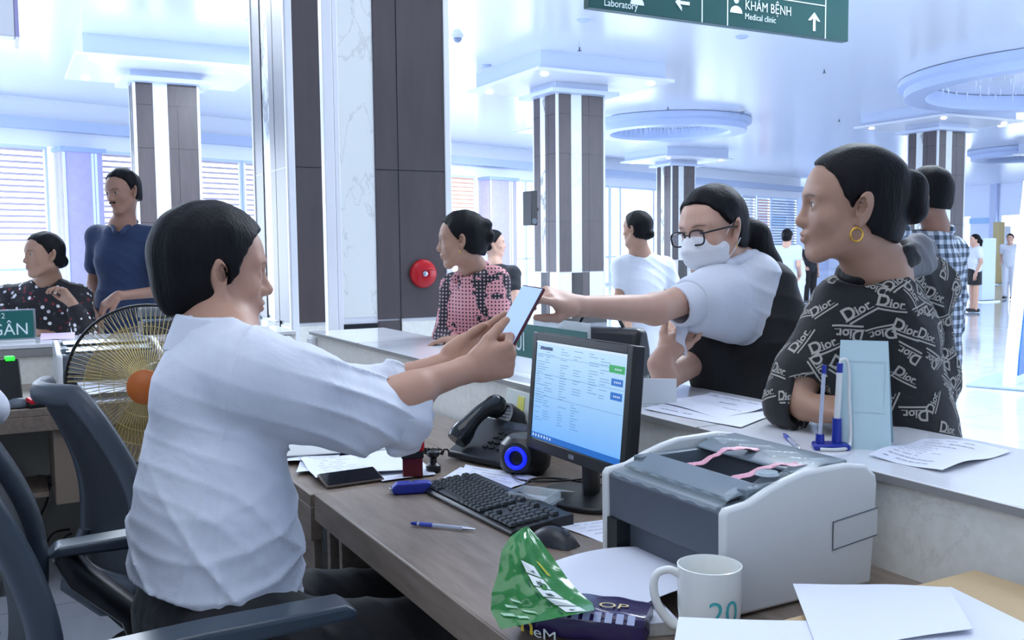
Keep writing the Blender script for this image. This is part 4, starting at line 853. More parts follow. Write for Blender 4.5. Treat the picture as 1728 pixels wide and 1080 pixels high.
# ---- office chairs
def mesh_of_back(wd, z0, z1, yb, lean, curve=.05, n=16):
    def f(u, v):
        z = z0+(z1-z0)*v; hw = wd/2*(.78+.3*sin(pi*min(1, .15+v*.85)**.8))
        if v > .86: hw *= sqrt(max(.0, 1-((v-.86)/.16)**2))*.5+.5
        x = (u-.5)*2*hw; return (x, yb-lean*v+.05*sin(pi*v*1.1)-0+curve*(2*abs(u-.5))**2, z)
    return f
def office_chair(label, loc, az, seat_z=.5, arms=True, back=(.46, .6, 1.1), frame_c=None, yb=-.25, lean=.07, group=None, mesh_m=None):
    r = root('office_chair', label, 'chair', loc, -radians(az), group)
    FR = frame_c or M_DARK; f = mesh_of_back(back[0], back[1], back[2], yb, lean)
    rim = [f(0, k/24) for k in range(25)]+[f(k/14, 1) for k in range(1, 14)]+[f(1, 1-k/24) for k in range(25)]+[f(1-k/14, 0) for k in range(1, 15)]
    MB().tube(rim, .02, 10, flat=1.5, cap=False).build('back_frame', FR, r, smooth=60)
    MB().grid(lambda u, v: f(u, v), 14, 24).build('back_mesh', mesh_m or mat('chair_mesh', '20262c', .6, alpha=.97, bump=.4, bscale=500), r, smooth=60)
    zc = (back[1]+back[2])/2
    MB().tube([(0, yb-.01, back[1]+.12), (0, yb-.04, back[1]+.04), (0, yb-.05, seat_z+.02), (0, yb+.03, seat_z-.06), (0, -.05, seat_z-.08)], [.014, .022, .026, .026, .03], 10, flat=1.6).build('back_stem', FR, r, smooth=60)
    m = MB(); m.grid(lambda u, v: ((u-.5)*.48*(1-.12*v*v), -.22+.46*v, seat_z-.01+.035*(max(0, 1-(2*u-1)**4)*max(0, 1-(2*v-1)**6))**.4-.03*max(0, v-.85)/.15), 18, 18); m.grid(lambda u, v: ((u-.5)*.48*(1-.12*v*v), -.22+.46*v, seat_z-.055), 18, 18); m.v = m.v
    m.build('seat', mat('seat_fabric', '1b1f26', .8, bump=.3, bscale=300), r, smooth=60)
    MB().box(-.12, .12, -.1, .12, seat_z-.1, seat_z-.056).build('seat_mechanism', M_BLACK, r, bevel=.015)
    MB().lathe([(.028, .1), (.028, seat_z-.22), (.018, seat_z-.22), (.018, seat_z-.1)], 16).build('gas_lift', M_BLACK, r)
    for k in range(5):
        a = 2*pi*k/5+.3; l = MB(); l.tube([(0, 0, .11), (cos(a)*.15, sin(a)*.15, .1), (cos(a)*.29, sin(a)*.29, .075)], [.03, .022, .016], 8); lg = l.build('leg', M_BLACK, r)
        MB().lathe([(.0, -.011), (.027, -.011), (.027, .011), (0, .011)], 14, 0, Matrix.Translation((cos(a)*.29, sin(a)*.29, .028)) @ Matrix.Rotation(pi/2, 4, 'X')).build('caster', M_BLACK, lg)
    if arms:
        for s in (-1, 1):
            x = s*.3; ag = MB().prism([(-.2, .752), (-.18, .772), (.0, .778), (.22, .778), (.24, .765), (.235, .752), (.0, .746)], 0, x-.035, x+.035).build('armrest_pad', mat('arm_pad', '2f3b46', .28), r, bevel=.008, seg=3)
            MB().tube([(x, -.17, .752), (x, -.14, .70), (x, -.04, .6), (x*.8, 0, seat_z-.03), (x*.4, 0, seat_z-.07)], [.018, .022, .022, .02, .018], 8, flat=1.7).build('armrest_support', M_BLACK, r, smooth=60)
    return r
M_FRG = mat('chair_frame_grey', '26303a', .38)
clerk_chair = office_chair('dark mesh office chair of the clerk in the white shirt, armrests showing', (.26, 1.80, 0), 90, .5, True, (.5, .60, 1.07), M_FRG, -.29, .08)
office_chair('empty black mesh office chair with a grey frame behind the clerk', (.40, 2.80, 0), 78, .47, False, (.42, .5, 1.0), mat('chair_frame_pale', '3c434c', .4), -.22, .09)

# ---- wire cage fan
fc = at(254, 648, 3.2); fn = root('pedestal_fan', 'wire caged standing fan with an orange hub behind the clerk', 'fan', M=basis(Vector((fc.x, fc.y, 0)), Vector((.93, -.37, 0)), Vector((.37, .93, 0)), Vector((0, 0, 1))))
HZ = fc.z; FM = Matrix.Translation((0, 0, HZ)) @ Matrix.Rotation(pi/2, 4, 'X')
M_WIRE = mat('gold_wire', 'b9a873', .3, .6)
for z, n_ in ((.045, 'front_rim'), (-.02, 'rear_rim')):
    MB().tube([(cos(2*pi*k/64)*.268, sin(2*pi*k/64)*.268, .012+z*.2) for k in range(65)], .0045 if z > 0 else .004, 8, 0, FM, cap=False).build(n_, M_BLACK, fn, smooth=60)
wr_ = MB()
for k in range(96):
    a = 2*pi*k/96
    wr_.tube([(cos(a)*.055, sin(a)*.055, .07), (cos(a+.12)*.15, sin(a+.12)*.15, .06), (cos(a+.2)*.266, sin(a+.2)*.266, .02)], .0013, 4, 0, FM, cap=False)
    wr_.tube([(cos(a)*.06, sin(a)*.06, -.08), (cos(a)*.16, sin(a)*.16, -.065), (cos(a)*.266, sin(a)*.266, .0)], .0013, 4, 0, FM, cap=False)
for rr_ in (.1, .15, .2): wr_.tube([(cos(2*pi*k/48)*rr_, sin(2*pi*k/48)*rr_, .067-(rr_-.1)*.2) for k in range(49)], .0013, 4, 0, FM, cap=False)
wr_.build('wire_cage', M_WIRE, fn, smooth=60)
MB().lathe([(0, .085), (.04, .082), (.058, .075), (.058, .068)], 30, 0, FM).build('hub_badge', mat('orange_badge', 'c0672c', .35), fn)
for k in range(3):
    a0_ = 2*pi*k/3+.4
    b_ = MB(); b_.grid(lambda u, v: (cos(a0_+(v-.5)*1.5*(1-.25*u))*(.045+.165*u), sin(a0_+(v-.5)*1.5*(1-.25*u))*(.045+.165*u), .018*(v-.5)*(2.2-u)), 10, 12)
    b_.v = [tuple(FM @ Vector(v)) for v in b_.v]; b_.build('blade', mat('amber_blade', 'b59a3e', .15, alpha=.45), fn, smooth=60)
MB().lathe([(0, -.16), (.05, -.155), (.065, -.1), (.06, -.06), (.03, -.02), (.02, .02), (0, .03)], 24, 0, FM).build('motor', M_BLACK, fn)
MB().tube([(0, .1, HZ-.03), (0, .08, HZ-.15), (0, .04, .04)], [.02, .014, .014], 12).build('pole', M_BLACK, fn); MB().lathe([(0, 0), (.19, 0), (.18, .02), (.04, .04), (0, .045)], 36, c=(0, .04)).build('fan_base', M_BLACK, fn)

# ---- blue kiosk at the right edge, small far furniture
kd = atz(1716, 655, 0); kz = 1.36+(412-300)/1600*10; KR = root('blue_kiosk', 'tall slanted blue information screen with a white edge at the right edge', 'information screen', (kd.x, kd.y, 0), radians(20))
MB().prism([(-.05, .0), (.3, .0), (.62, 1.95), (.5, 1.98)], 1, 0, .12).build('white_edge', M_WHITE, KR, bevel=.01)
MB().prism([(.0, .12), (.28, .12), (.58, 1.85), (.52, 1.85), (.03, .3)], 1, -.012, -.001).build('blue_side', mat('kiosk_blue', '2f6fd0', .25), KR, smooth=0)
MB().box(-.2, .9, -.2, .4, 0, .03).build('kiosk_base', mat('kiosk_base', '9fb4cc', .3), KR, bevel=.01)
for i, (px_, py_, w_, h_, c_, l_) in enumerate(((1556+100, 510, .5, 1.5, 'cfe0f6', 'pale panel far behind the walking woman'), (1682, 480, .35, 2.1, 'b9a878', 'yellowish upright banner far behind the walking woman'), (1665, 470, 1.2, 1.1, 'a9c6ee', 'light blue far reception desk right of the walking woman'), (1695, 475, .3, 2.0, 'eef4ff', 'narrow white banner near the distant column'))):
    q = atz(px_, py_, 0); r = root('far_display', l_, 'display panel', (q.x, q.y, 0)); MB().box(0, w_, 0, .2, .03, h_).build('panel_board', mat('far_'+c_, c_, .4), r, bevel=.02); MB().box(-.05, w_+.05, -.1, .3, 0, .03).build('panel_foot', M_CHROME, r)

# ================================================================== FIGURES: smooth field bodies turned into one surface
class Fld:
    """list of shapes blended into one field; every shape keeps its own blend radius"""
    def __init__(s): s.ops = []; s.post = None
    def cone(s, a, b, ra, rb, k=.02, ax=None, sx=1.0, op='u'):
        s.ops.append((op, 'c', np.array(a, float), np.array(b, float), ra, rb, k, None if ax is None else np.array(ax, float), sx)); return s
    def ell(s, c, r, k=.02, R=None, op='u'):
        s.ops.append((op, 'e', np.array(c, float), np.array(r, float), None if R is None else np.array(R, float), 0, k, None, 1.0)); return s
    def fn(s, f, op='f'): s.ops.append((op, 'f', f, 0, 0, 0, .004, None, 1)); return s
    def chain(s, pts, rs, k=.02, ax=None, sx=1.0, op='u'):
        for i in range(len(pts)-1): s.cone(pts[i], pts[i+1], rs[i], rs[i+1], k, ax, sx if not isinstance(sx, (list, tuple)) else sx[i], op)
        return s
def prim(o, P):
    if o[1] == 'c':
        a, b, ra, rb, ax, sx = o[2], o[3], o[4], o[5], o[7], o[8]; q = P-a; ba = b-a
        if ax is not None:
            f = 1/sx-1; q = q+np.outer(q@ax, ax)*f; ba = ba+ax*(ba@ax)*f
        h = np.clip(q@ba/max(ba@ba, 1e-9), 0, 1); return np.linalg.norm(q-h[:, None]*ba, axis=1)-(ra+(rb-ra)*h)
    if o[1] == 'e':
        q = P-o[2]
        if o[4] is not None: q = q@o[4]
        r = o[3]; k0 = np.linalg.norm(q/r, axis=1); k1 = np.linalg.norm(q/(r*r), axis=1); return k0*(k0-1)/np.maximum(k1, 1e-9)
    return o[2](P)
def feval(ops, P):
    d = None
    for o in ops:
        if d is None and (o[0] != 'u'): d = np.full(len(P), 1.0)
        if o[0] == 'f': d = o[2](P, d); continue
        e = prim(o, P); k = o[6]
        if o[0] == 'u':
            if d is None: d = e; continue
            h = np.maximum(k-np.abs(d-e), 0)/k; d = np.minimum(d, e)-h*h*k*.25
        elif o[0] == 's':
            e = -e; h = np.maximum(k-np.abs(d-e), 0)/k; d = np.maximum(d, e)+h*h*k*.25
        elif o[0] == 'i':
            d = np.maximum(d, e)
    return d
def cull(ops, c, R):
    out = []; hasu = False; C1 = np.array([c])
    for o in ops:
        if o[1] == 'f': out.append(o); continue
        e = prim(o, C1)[0]
        sx = o[8] if o[8] and o[8] > 1 else 1
        if o[0] in 'us' and e > (R+.03+o[6]): continue
        if o[0] == 'u': hasu = True
        out.append(o)
    return out if hasu else None
def mesh_field(fl, h, pad=.03):
    lo = np.array([1e9]*3); hi = -lo
    for o in fl.ops:
        if o[0] != 'u': continue
        if o[1] == 'c':
            m = max(o[4], o[5])*max(1, o[8]); lo = np.minimum(lo, np.minimum(o[2], o[3])-m); hi = np.maximum(hi, np.maximum(o[2], o[3])+m)
        elif o[1] == 'e': m = o[3].max(); lo = np.minimum(lo, o[2]-m); hi = np.maximum(hi, o[2]+m)
    lo -= pad; hi += pad; B = 8; S = B*h*4                       # super blocks of 32 cells
    ns = np.ceil((hi-lo)/S).astype(int); NX = (ns*32+4).astype(np.int64)
    g = np.arange(B+1); loc = np.stack(np.meshgrid(g, g, g, indexing='ij'), -1).reshape(-1, 3)
    vk, vp, ek = [], [], []
    for sb in np.ndindex(*ns):
        c = lo+(np.array(sb)+.5)*S; ops = cull(fl.ops, c, S*.87)
        if ops is None: continue
        b4 = np.stack(np.meshgrid(*[np.arange(4)]*3, indexing='ij'), -1).reshape(-1, 3)
        bc = lo+np.array(sb)*S+(b4+.5)*B*h; db = feval(ops, bc)
        keep = b4[np.abs(db) < B*h*.87*1.25+.022]
        if len(keep) == 0: continue
        base = np.array(sb)*32+keep*B                             # cell index of block origins
        idx = base[:, None, :]+loc[None]; D = feval(ops, lo+idx.reshape(-1, 3)*h).reshape(len(keep), B+1, B+1, B+1)
        S_ = D < 0
        cnt = np.zeros((len(keep), B, B, B)); acc = np.zeros((len(keep), B, B, B, 3))
        for axis in range(3):
            for a in (0, 1):
                for b in (0, 1):
                    sl0 = [slice(None)]+[None]*3; sl1 = [slice(None)]+[None]*3; off = [0, 0, 0]; oth = [i for i in range(3) if i != axis]
                    off[oth[0]] = a; off[oth[1]] = b
                    for i in range(3):
                        sl0[i+1] = slice(off[i], off[i]+B); sl1[i+1] = slice(off[i]+(1 if i == axis else 0), off[i]+B+(1 if i == axis else 0))
                    d0 = D[tuple(sl0)]; d1 = D[tuple(sl1)]; cr = (d0 < 0) != (d1 < 0)
                    t = np.where(cr, d0/np.where(cr, d0-d1, 1), 0)
                    cnt += cr
                    for i in range(3): acc[..., i] += np.where(cr, off[i]+(t if i == axis else 0), 0)
        am = cnt > 0; w = np.argwhere(am); pos = acc[am]/cnt[am][:, None]
        cell = base[w[:, 0]]+w[:, 1:]; vp.append(lo+(cell+pos)*h); vk.append((cell[:, 0]*NX[1]+cell[:, 1])*NX[2]+cell[:, 2])
        for axis in range(3):
            s0 = [slice(None), slice(0, B), slice(0, B), slice(0, B)]; s1 = list(s0); s1[axis+1] = slice(1, B+1)
            A_, B_ = S_[tuple(s0)], S_[tuple(s1)]; e = np.argwhere(A_ != B_)
            cell = base[e[:, 0]]+e[:, 1:]; ek.append(np.column_stack([cell, np.full(len(e), axis), A_[A_ != B_].astype(int)]))
    vk = np.concatenate(vk); vp = np.concatenate(vp); uk, ix = np.unique(vk, return_index=True); V = vp[ix]
    E_ = np.concatenate(ek); faces = []
    st = np.array([NX[1]*NX[2], NX[2], 1])
    for axis in range(3):
        e = E_[E_[:, 3] == axis]; a, b = (axis+1) % 3, (axis+2) % 3
        k = e[:, 0]*st[0]+e[:, 1]*st[1]+e[:, 2]; q = np.stack([k, k-st[a], k-st[a]-st[b], k-st[b]], 1)
        p = np.searchsorted(uk, q); p = np.clip(p, 0, len(uk)-1); ok = (uk[p] == q).all(1); p = p[ok]; fl_ = e[ok, 4] == 0
        p[fl_] = p[fl_][:, ::-1]; faces.append(p)
    Fc = np.concatenate(faces)
    for _ in range(2):                                           # light relaxing removes the stair steps
        A = np.zeros_like(V); n = np.zeros(len(V))
        for i, j in ((0, 1), (1, 2), (2, 3), (3, 0)):
            np.add.at(A, Fc[:, i], V[Fc[:, j]]); np.add.at(A, Fc[:, j], V[Fc[:, i]]); np.add.at(n, Fc[:, i], 1); np.add.at(n, Fc[:, j], 1)
        m = n > 0; V[m] = V[m]*.5+.5*A[m]/n[m][:, None]
    return V, Fc
def field_obj(name, fl, h, mats, parent=None, tint=None, matfn=None, keep_big=False):
    V, Fc = mesh_field(fl, h); me = bpy.data.meshes.new(name)
    me.vertices.add(len(V)); me.vertices.foreach_set('co', V.ravel()); nf = len(Fc)
    me.loops.add(nf*4); me.loops.foreach_set('vertex_index', Fc.ravel().astype(np.int32)); me.polygons.add(nf)
    me.polygons.foreach_set('loop_start', np.arange(nf, dtype=np.int32)*4); me.polygons.foreach_set('loop_total', np.full(nf, 4, np.int32))
    me.polygons.foreach_set('use_smooth', np.ones(nf, bool)); me.update(calc_edges=True); me.validate()
    for m in (mats if isinstance(mats, (list, tuple)) else [mats]): me.materials.append(m)
    if tint is not None:
        at_ = me.color_attributes.new('tint', 'FLOAT_COLOR', 'POINT'); c = np.ones((len(me.vertices), 4)); c[:, :3] = tint(V); at_.data.foreach_set('color', c.ravel())
    if matfn is not None:
        cen = V[Fc].mean(1); me.polygons.foreach_set('material_index', matfn(cen).astype(np.int32))
    o = bpy.data.objects.new(name, me); COL.objects.link(o); o.parent = parent
    return o

def skin(name, c, rough=.5):
    def f(t):
        a = t.n('ShaderNodeAttribute'); a.attribute_name = 'tint'; n = t.noise(t.co(), 22, 4); base = t.mix(n, tuple(x*.93 for x in lin(c)[:3])+(1,), tuple(min(1, x*1.07) for x in lin(c)[:3])+(1,))
        m = t.n('ShaderNodeMix', data_type='RGBA'); m.blend_type = 'MULTIPLY'; m.inputs[0].default_value = 1; t.l(base, m.inputs[6]); t.l(a.outputs[0], m.inputs[7]); t.color(m.outputs[2])
        t.b.inputs['Roughness'].default_value = rough; t.b.inputs['Subsurface Weight'].default_value = .12; t.b.inputs['Subsurface Scale'].default_value = .008; t.b.inputs['Subsurface Radius'].default_value = (1, .4, .25)
        t.bump(t.noise(t.co(), 260, 3), .08, .001)
    return special(name, f)
def cloth(name, c, rough=.8, bump=.25, sc=9, fine=420, sheen=.1):
    def f(t):
        v = t.co(); t.b.inputs['Base Color'].default_value = lin(c); t.b.inputs['Roughness'].default_value = rough; t.b.inputs['Sheen Weight'].default_value = sheen
        a = t.noise(v, sc, 3, .5, .8); b = t.noise(v, fine, 2); t.bump(t.math('ADD', a, t.math('MULTIPLY', b, .06)), bump, .02)
    return special(name, f)
def hairmat(name, c, rough=.55):
    def f(t):
        v = t.co((1, 1, .12)); n = t.noise(v, 160, 4, .6); t.color(t.ramp(n, [(.35, tuple(x*.6 for x in lin(c)[:3])+(1,)), (.7, tuple(x*1.5 for x in lin(c)[:3])+(1,))])); t.b.inputs['Roughness'].default_value = rough
        t.b.inputs['Specular IOR Level'].default_value = .16; t.bump(n, .8, .004)
    return special(name, f)
H_BLACK = hairmat('hair_black', '0b0b0f'); H_BROWN = hairmat('hair_dark_brown', '231c1b')
M_EYEW = mat('eye_white', 'd8d4d0', .2); M_IRIS = mat('iris_dark', '1a100c', .1); M_GOLD = mat('gold', 'd8a94a', .22, 1)

def face_frame(o, az, pitch=0, roll=0, s=1.0):
    """head frame: x right, y face, z up; az clockwise from +Y; pitch up positive"""
    R = Matrix.Rotation(-radians(az), 3, 'Z') @ Matrix.Rotation(radians(pitch), 3, 'X') @ Matrix.Rotation(radians(roll), 3, 'Y')
    return dict(o=np.array(o, float), R=np.array(R), s=s)
def hp(f, p): return f['o']+f['R']@(np.array(p, float)*f['s'])
def hl(f, P): return (P-f['o'])@f['R']/f['s']
def add_head(fl, f, wide=1.0, jaw=1.0, nose=1.0, fem=True, cheeks=1.0):
    s, R = f['s'], f['R']
    def C(a, b, ra, rb, k=.012, op='u'): fl.cone(hp(f, a), hp(f, b), ra*s, rb*s, k*s, op=op)
    def E(c, r, k=.015, rot=None, op='u'):
        RR = R if rot is None else R@np.array(Euler([radians(q) for q in rot]).to_matrix()); fl.ell(hp(f, c), np.array(r)*s, k*s, RR, op)
    w = wide
    E((0, -.014, .036), (.072*w, .092, .080)); E((0, .022, -.018), (.060*w, .062, .078), .03)
    E((0, .030, .040), (.058*w, .050, .052), .03)                                   # forehead
    for q in (-1, 1):
        C((q*.050*w, .0, -.050), (q*.024, .058, -.094*jaw), .017, .015, .025)          # jaw line
        E((q*.038*w, .052, -.022), (.022*cheeks, .020, .022), .02)                   # cheek
        C((q*.012, .078, .026), (q*.045, .062, .028), .010, .009, .016)             # brow ridge
    E((0, .062, -.094*jaw), (.022, .020, .018), .02)                                # chin
    E((0, .062, -.054), (.027, .024, .026), .02)                                    # muzzle
    nz = nose
    C((0, .078, .014), (0, .094*nz+.004, -.022), .0085, .0105, .012); E((0, .098*nz, -.027), (.0125, .013, .0105), .009)
    for q in (-1, 1): E((q*.0125, .087*nz, -.029), (.0085, .011, .008), .007)
    for q in (-1, 1): E((q*.031, .086, .007), (.017, .012, .0115), .012, op='s')
    for q in (-1, 1):
        E((q*.031, .0685, .006), (.0165, .0125, .0135), .004)
        E((q*.031, .081, .0065), (.0135, .0085, .0042), .0015, (0, q*-6, 0), op='s')
    C((-.018, .081, -.0512), (.018, .081, -.0512), .0066, .0066, .006); E((0, .0885, -.0512), (.015, .0068, .0056), .005); E((0, .0865, -.0622), (.0165, .0075, .0066), .005)
    C((-.02, .091, -.0563), (.02, .091, -.0563), .0018, .0018, .002, 's')
    for q in (-1, 1):
        E((q*.0785*w, -.013, .002), (.0080, .0215, .032), .004, (0, q*14, q*-26)); E((q*.0835*w, -.006, .005), (.0058, .0105, .0185), .003, (0, q*14, q*-26), 's'); E((q*.0815*w, .001, -.002), (.004, .004, .008), .003, (0, 0, 0), 's'); E((q*.0745*w, -.003, -.026), (.0065, .009, .0115), .005)
    return f
def add_neck(fl, f, base, r=.052, fem=True):
    fl.cone(hp(f, (0, -.022, -.045)), base, r*f['s'], r*1.12, .035)
def head_tint(f, lips=(.86, .62, .62), brow=True, blush=.94, extra=None):
    def t(V):
        q = hl(f, V); c = np.ones((len(V), 3))
        def blob(cx, r, col, soft=.6, sym=True):
            qq = q.copy()
            if sym: qq[:, 0] = np.abs(qq[:, 0])
            d = np.linalg.norm((qq-np.array(cx))/np.array(r), axis=1); a = np.clip((1-d)/soft, 0, 1)[:, None]
            return a
        def mixc(a, col): nonlocal c; c = c*(1-a)+c*np.array(col)*a
        mixc(blob((0, .088, -.0565), (.021, .02, .0105), None), lips)
        if brow:
            for x, z in ((.018, .0245), (.026, .0268), (.034, .0268), (.042, .0245)): mixc(blob((x, .075, z), (.008, .03, .0032), None, .5)*.85, (.25, .22, .22))
        mixc(blob((.031, .082, .0118), (.017, .014, .0034), None, .6)*.9, (.18, .15, .15)); mixc(blob((.031, .082, .0015), (.014, .012, .002), None, .6)*.5, (.5, .4, .4)); mixc(blob((.040, .06, -.02), (.024, .03, .02), None, .9), (1.0, blush, blush-.01))
        if extra is not None: c = extra(q, c, blob)
        return c
    return t
def add_eyes(f, parent, look=(0, 0)):
    for q in (-1, 1):
        c = hp(f, (q*.031, .0688, .0065)); s = f['s']; M = Matrix.Translation(c) @ Matrix(f['R'].tolist()).to_4x4() @ Euler((radians(look[1]), 0, radians(look[0]))).to_matrix().to_4x4()
        m = MB(); m.sphere((0, 0, 0), .0108*s, 18); n = len(m.f)
        for i, fc_ in enumerate(m.f):
            cc = sum((Vector(m.v[k]) for k in fc_), Vector())/len(fc_)
            if cc.normalized().y > .86: m.m[i] = 1
        m.v = [tuple(M @ Vector(v)) for v in m.v]; m.build('eye', [M_EYEW, M_IRIS], parent, smooth=60)

def norm(v): v = np.array(v, float); return v/np.linalg.norm(v)
def add_hand(fl, w, d, n, thumb, curl=(20, 25, 30, 35), th=(30, 20), s=1.0, spread=6, k=.006, tt=None):
    """w wrist point, d direction wrist->knuckles, n palm normal (the way the palm faces), thumb: +1/-1 which side d x n the thumb is on"""
    w = np.array(w, float); d = norm(d); n = np.array(n, float); n = norm(n-d*(n@d)); t = np.cross(d, n)*thumb
    def p(x, y, z): return w+s*(d*x+t*y+n*z)
    fl.cone(p(-.005, 0, 0), p(.03, .0, 0), .023*s, .024*s, .02, n, .72) if False else fl.cone(p(-.01, 0, 0), p(.035, 0, 0), .0225*s, .022*s, .02)
    ys = (.030, .010, -.010, -.028)
    for y in ys: fl.cone(p(.022, y*.62, -.001), p(.088-abs(y-.01)*.25, y, -.002), .0165*s, .0112*s, .014)
    fl.cone(p(.03, .02, .006), p(.06, .026, .006), .017*s, .012*s, .014); fl.cone(p(.03, -.02, .005), p(.065, -.024, .004), .015*s, .011*s, .012)
    L = ((.043, .026, .021), (.047, .030, .022), (.044, .028, .021), (.034, .021, .019)); rr = (.0098, .0100, .0094, .0082)
    for i, y in enumerate(ys):
        a = p(.088-abs(y-.01)*.25, y, -.002); ang = 0; cs = curl[i] if isinstance(curl[i], (list, tuple)) else (curl[i]*.8, curl[i]*1.1, curl[i]*.7)
        sp = radians(spread*(1.5-i)/1.5)
        for j in range(3):
            ang += radians(cs[j]); v = (d*cos(sp)+t*sin(sp))*cos(ang)+n*sin(ang); b = a+v*L[i][j]*s
            r0 = rr[i]*(1-.07*j)*s; fl.cone(a, b, r0, r0*.92, k if j == 0 else .004); a = b
    # thumb leaves the side of the palm near its base
    a = p(.022, .022, .004); u = norm(d*cos(radians(th[0]))+t*sin(radians(th[0])) + n*(tt if tt is not None else .35)); b = a+u*.040*s
    fl.cone(a, b, .0155*s, .0122*s, .012); v = norm(u*cos(radians(th[1]))+(d*.8-t*.55+n*.1)*sin(radians(th[1]))); c = b+v*.032*s; fl.cone(b, c, .0118*s, .0104*s, .004); e = c+norm(v+(d-t)*.12*sin(radians(th[1])))*.024*s; fl.cone(c, e, .0104*s, .0082*s, .004)

def hair_shell(f, yl, thick=.012, zmin=-.075, wide=1.0, back=1.0, extra=None, nz=.0025, nape=None, seed=1, hole=True, top=0.0):
    """scalp-following hair; yl = list of (z, y) giving the front hairline"""
    fl = Fld(); s, R = f['s'], f['R']
    fl.ell(hp(f, (0, -.014, .036)), (np.array((.072*wide, .092*back, .080))+thick+np.array((0, 0, top)))*s, .02, R)
    fl.ell(hp(f, (0, .022-.012, .02)), (np.array((.060*wide, .062, .075))+thick)*s, .02, R)
    fl.ell(hp(f, (0, -.035, -.03)), (np.array((.058*wide, .058, .055))+thick)*s, .03, R)
    zs = np.array([q[0] for q in yl]); ys = np.array([q[1] for q in yl]); rd = np.random.RandomState(seed); ph = rd.rand(6)*6
    def g(P, d):
        q = hl(f, P); x, y, z = q.T
        lim = np.interp(z, zs, ys)-np.abs(x)*.18+.006+.0010*np.sin(z*190+x*120+ph[3])+.0010*np.sin(z*330-x*90)+.0015*np.sin(z*70)
        d = np.maximum(d, (y-lim)*s*.8)
        zm = zmin if nape is None else np.interp(y, [nape[0], nape[1]], [zmin, nape[2]])
        d = np.maximum(d, (zm-z)*s*.8)
        return d+nz*(np.sin(x*95+ph[0]+z*14)*.5+np.sin(x*170+y*40+ph[1])*.3+np.sin(y*120+z*22+ph[2])*.35)
    fl.fn(g)
    if hole:
        for q in (-1, 1): fl.ell(hp(f, (q*.078*wide, -.007, -.003)), np.array((.016, .0175, .030))*s, .004, R@np.array(Euler((0, radians(q*14), radians(q*-26))).to_matrix()), 's')
    if extra: extra(fl)
    return fl

# ================================================================== PEOPLE
def A3(v): return np.array(tuple(v), float)
def person(name_label, loc, cat='person', group=None):
    return root('person', name_label, cat, (0, 0, 0), 0, group)
def ridge(dirv, freq, amp, seed, warp=None):
    rd = np.random.RandomState(seed); dv = norm(dirv); k1 = norm(rd.randn(3)); k2 = norm(rd.randn(3)); p1, p2 = rd.rand(2)*6
    def f(P):
        u = P@dv*freq+1.6*np.sin(P@k1*9+p1)+1.1*np.sin(P@k2*14+p2); m = .5+.5*np.sin(P@k2*7+p1*2)
        return amp*(1-np.abs(np.sin(u)))**2*m
    return f

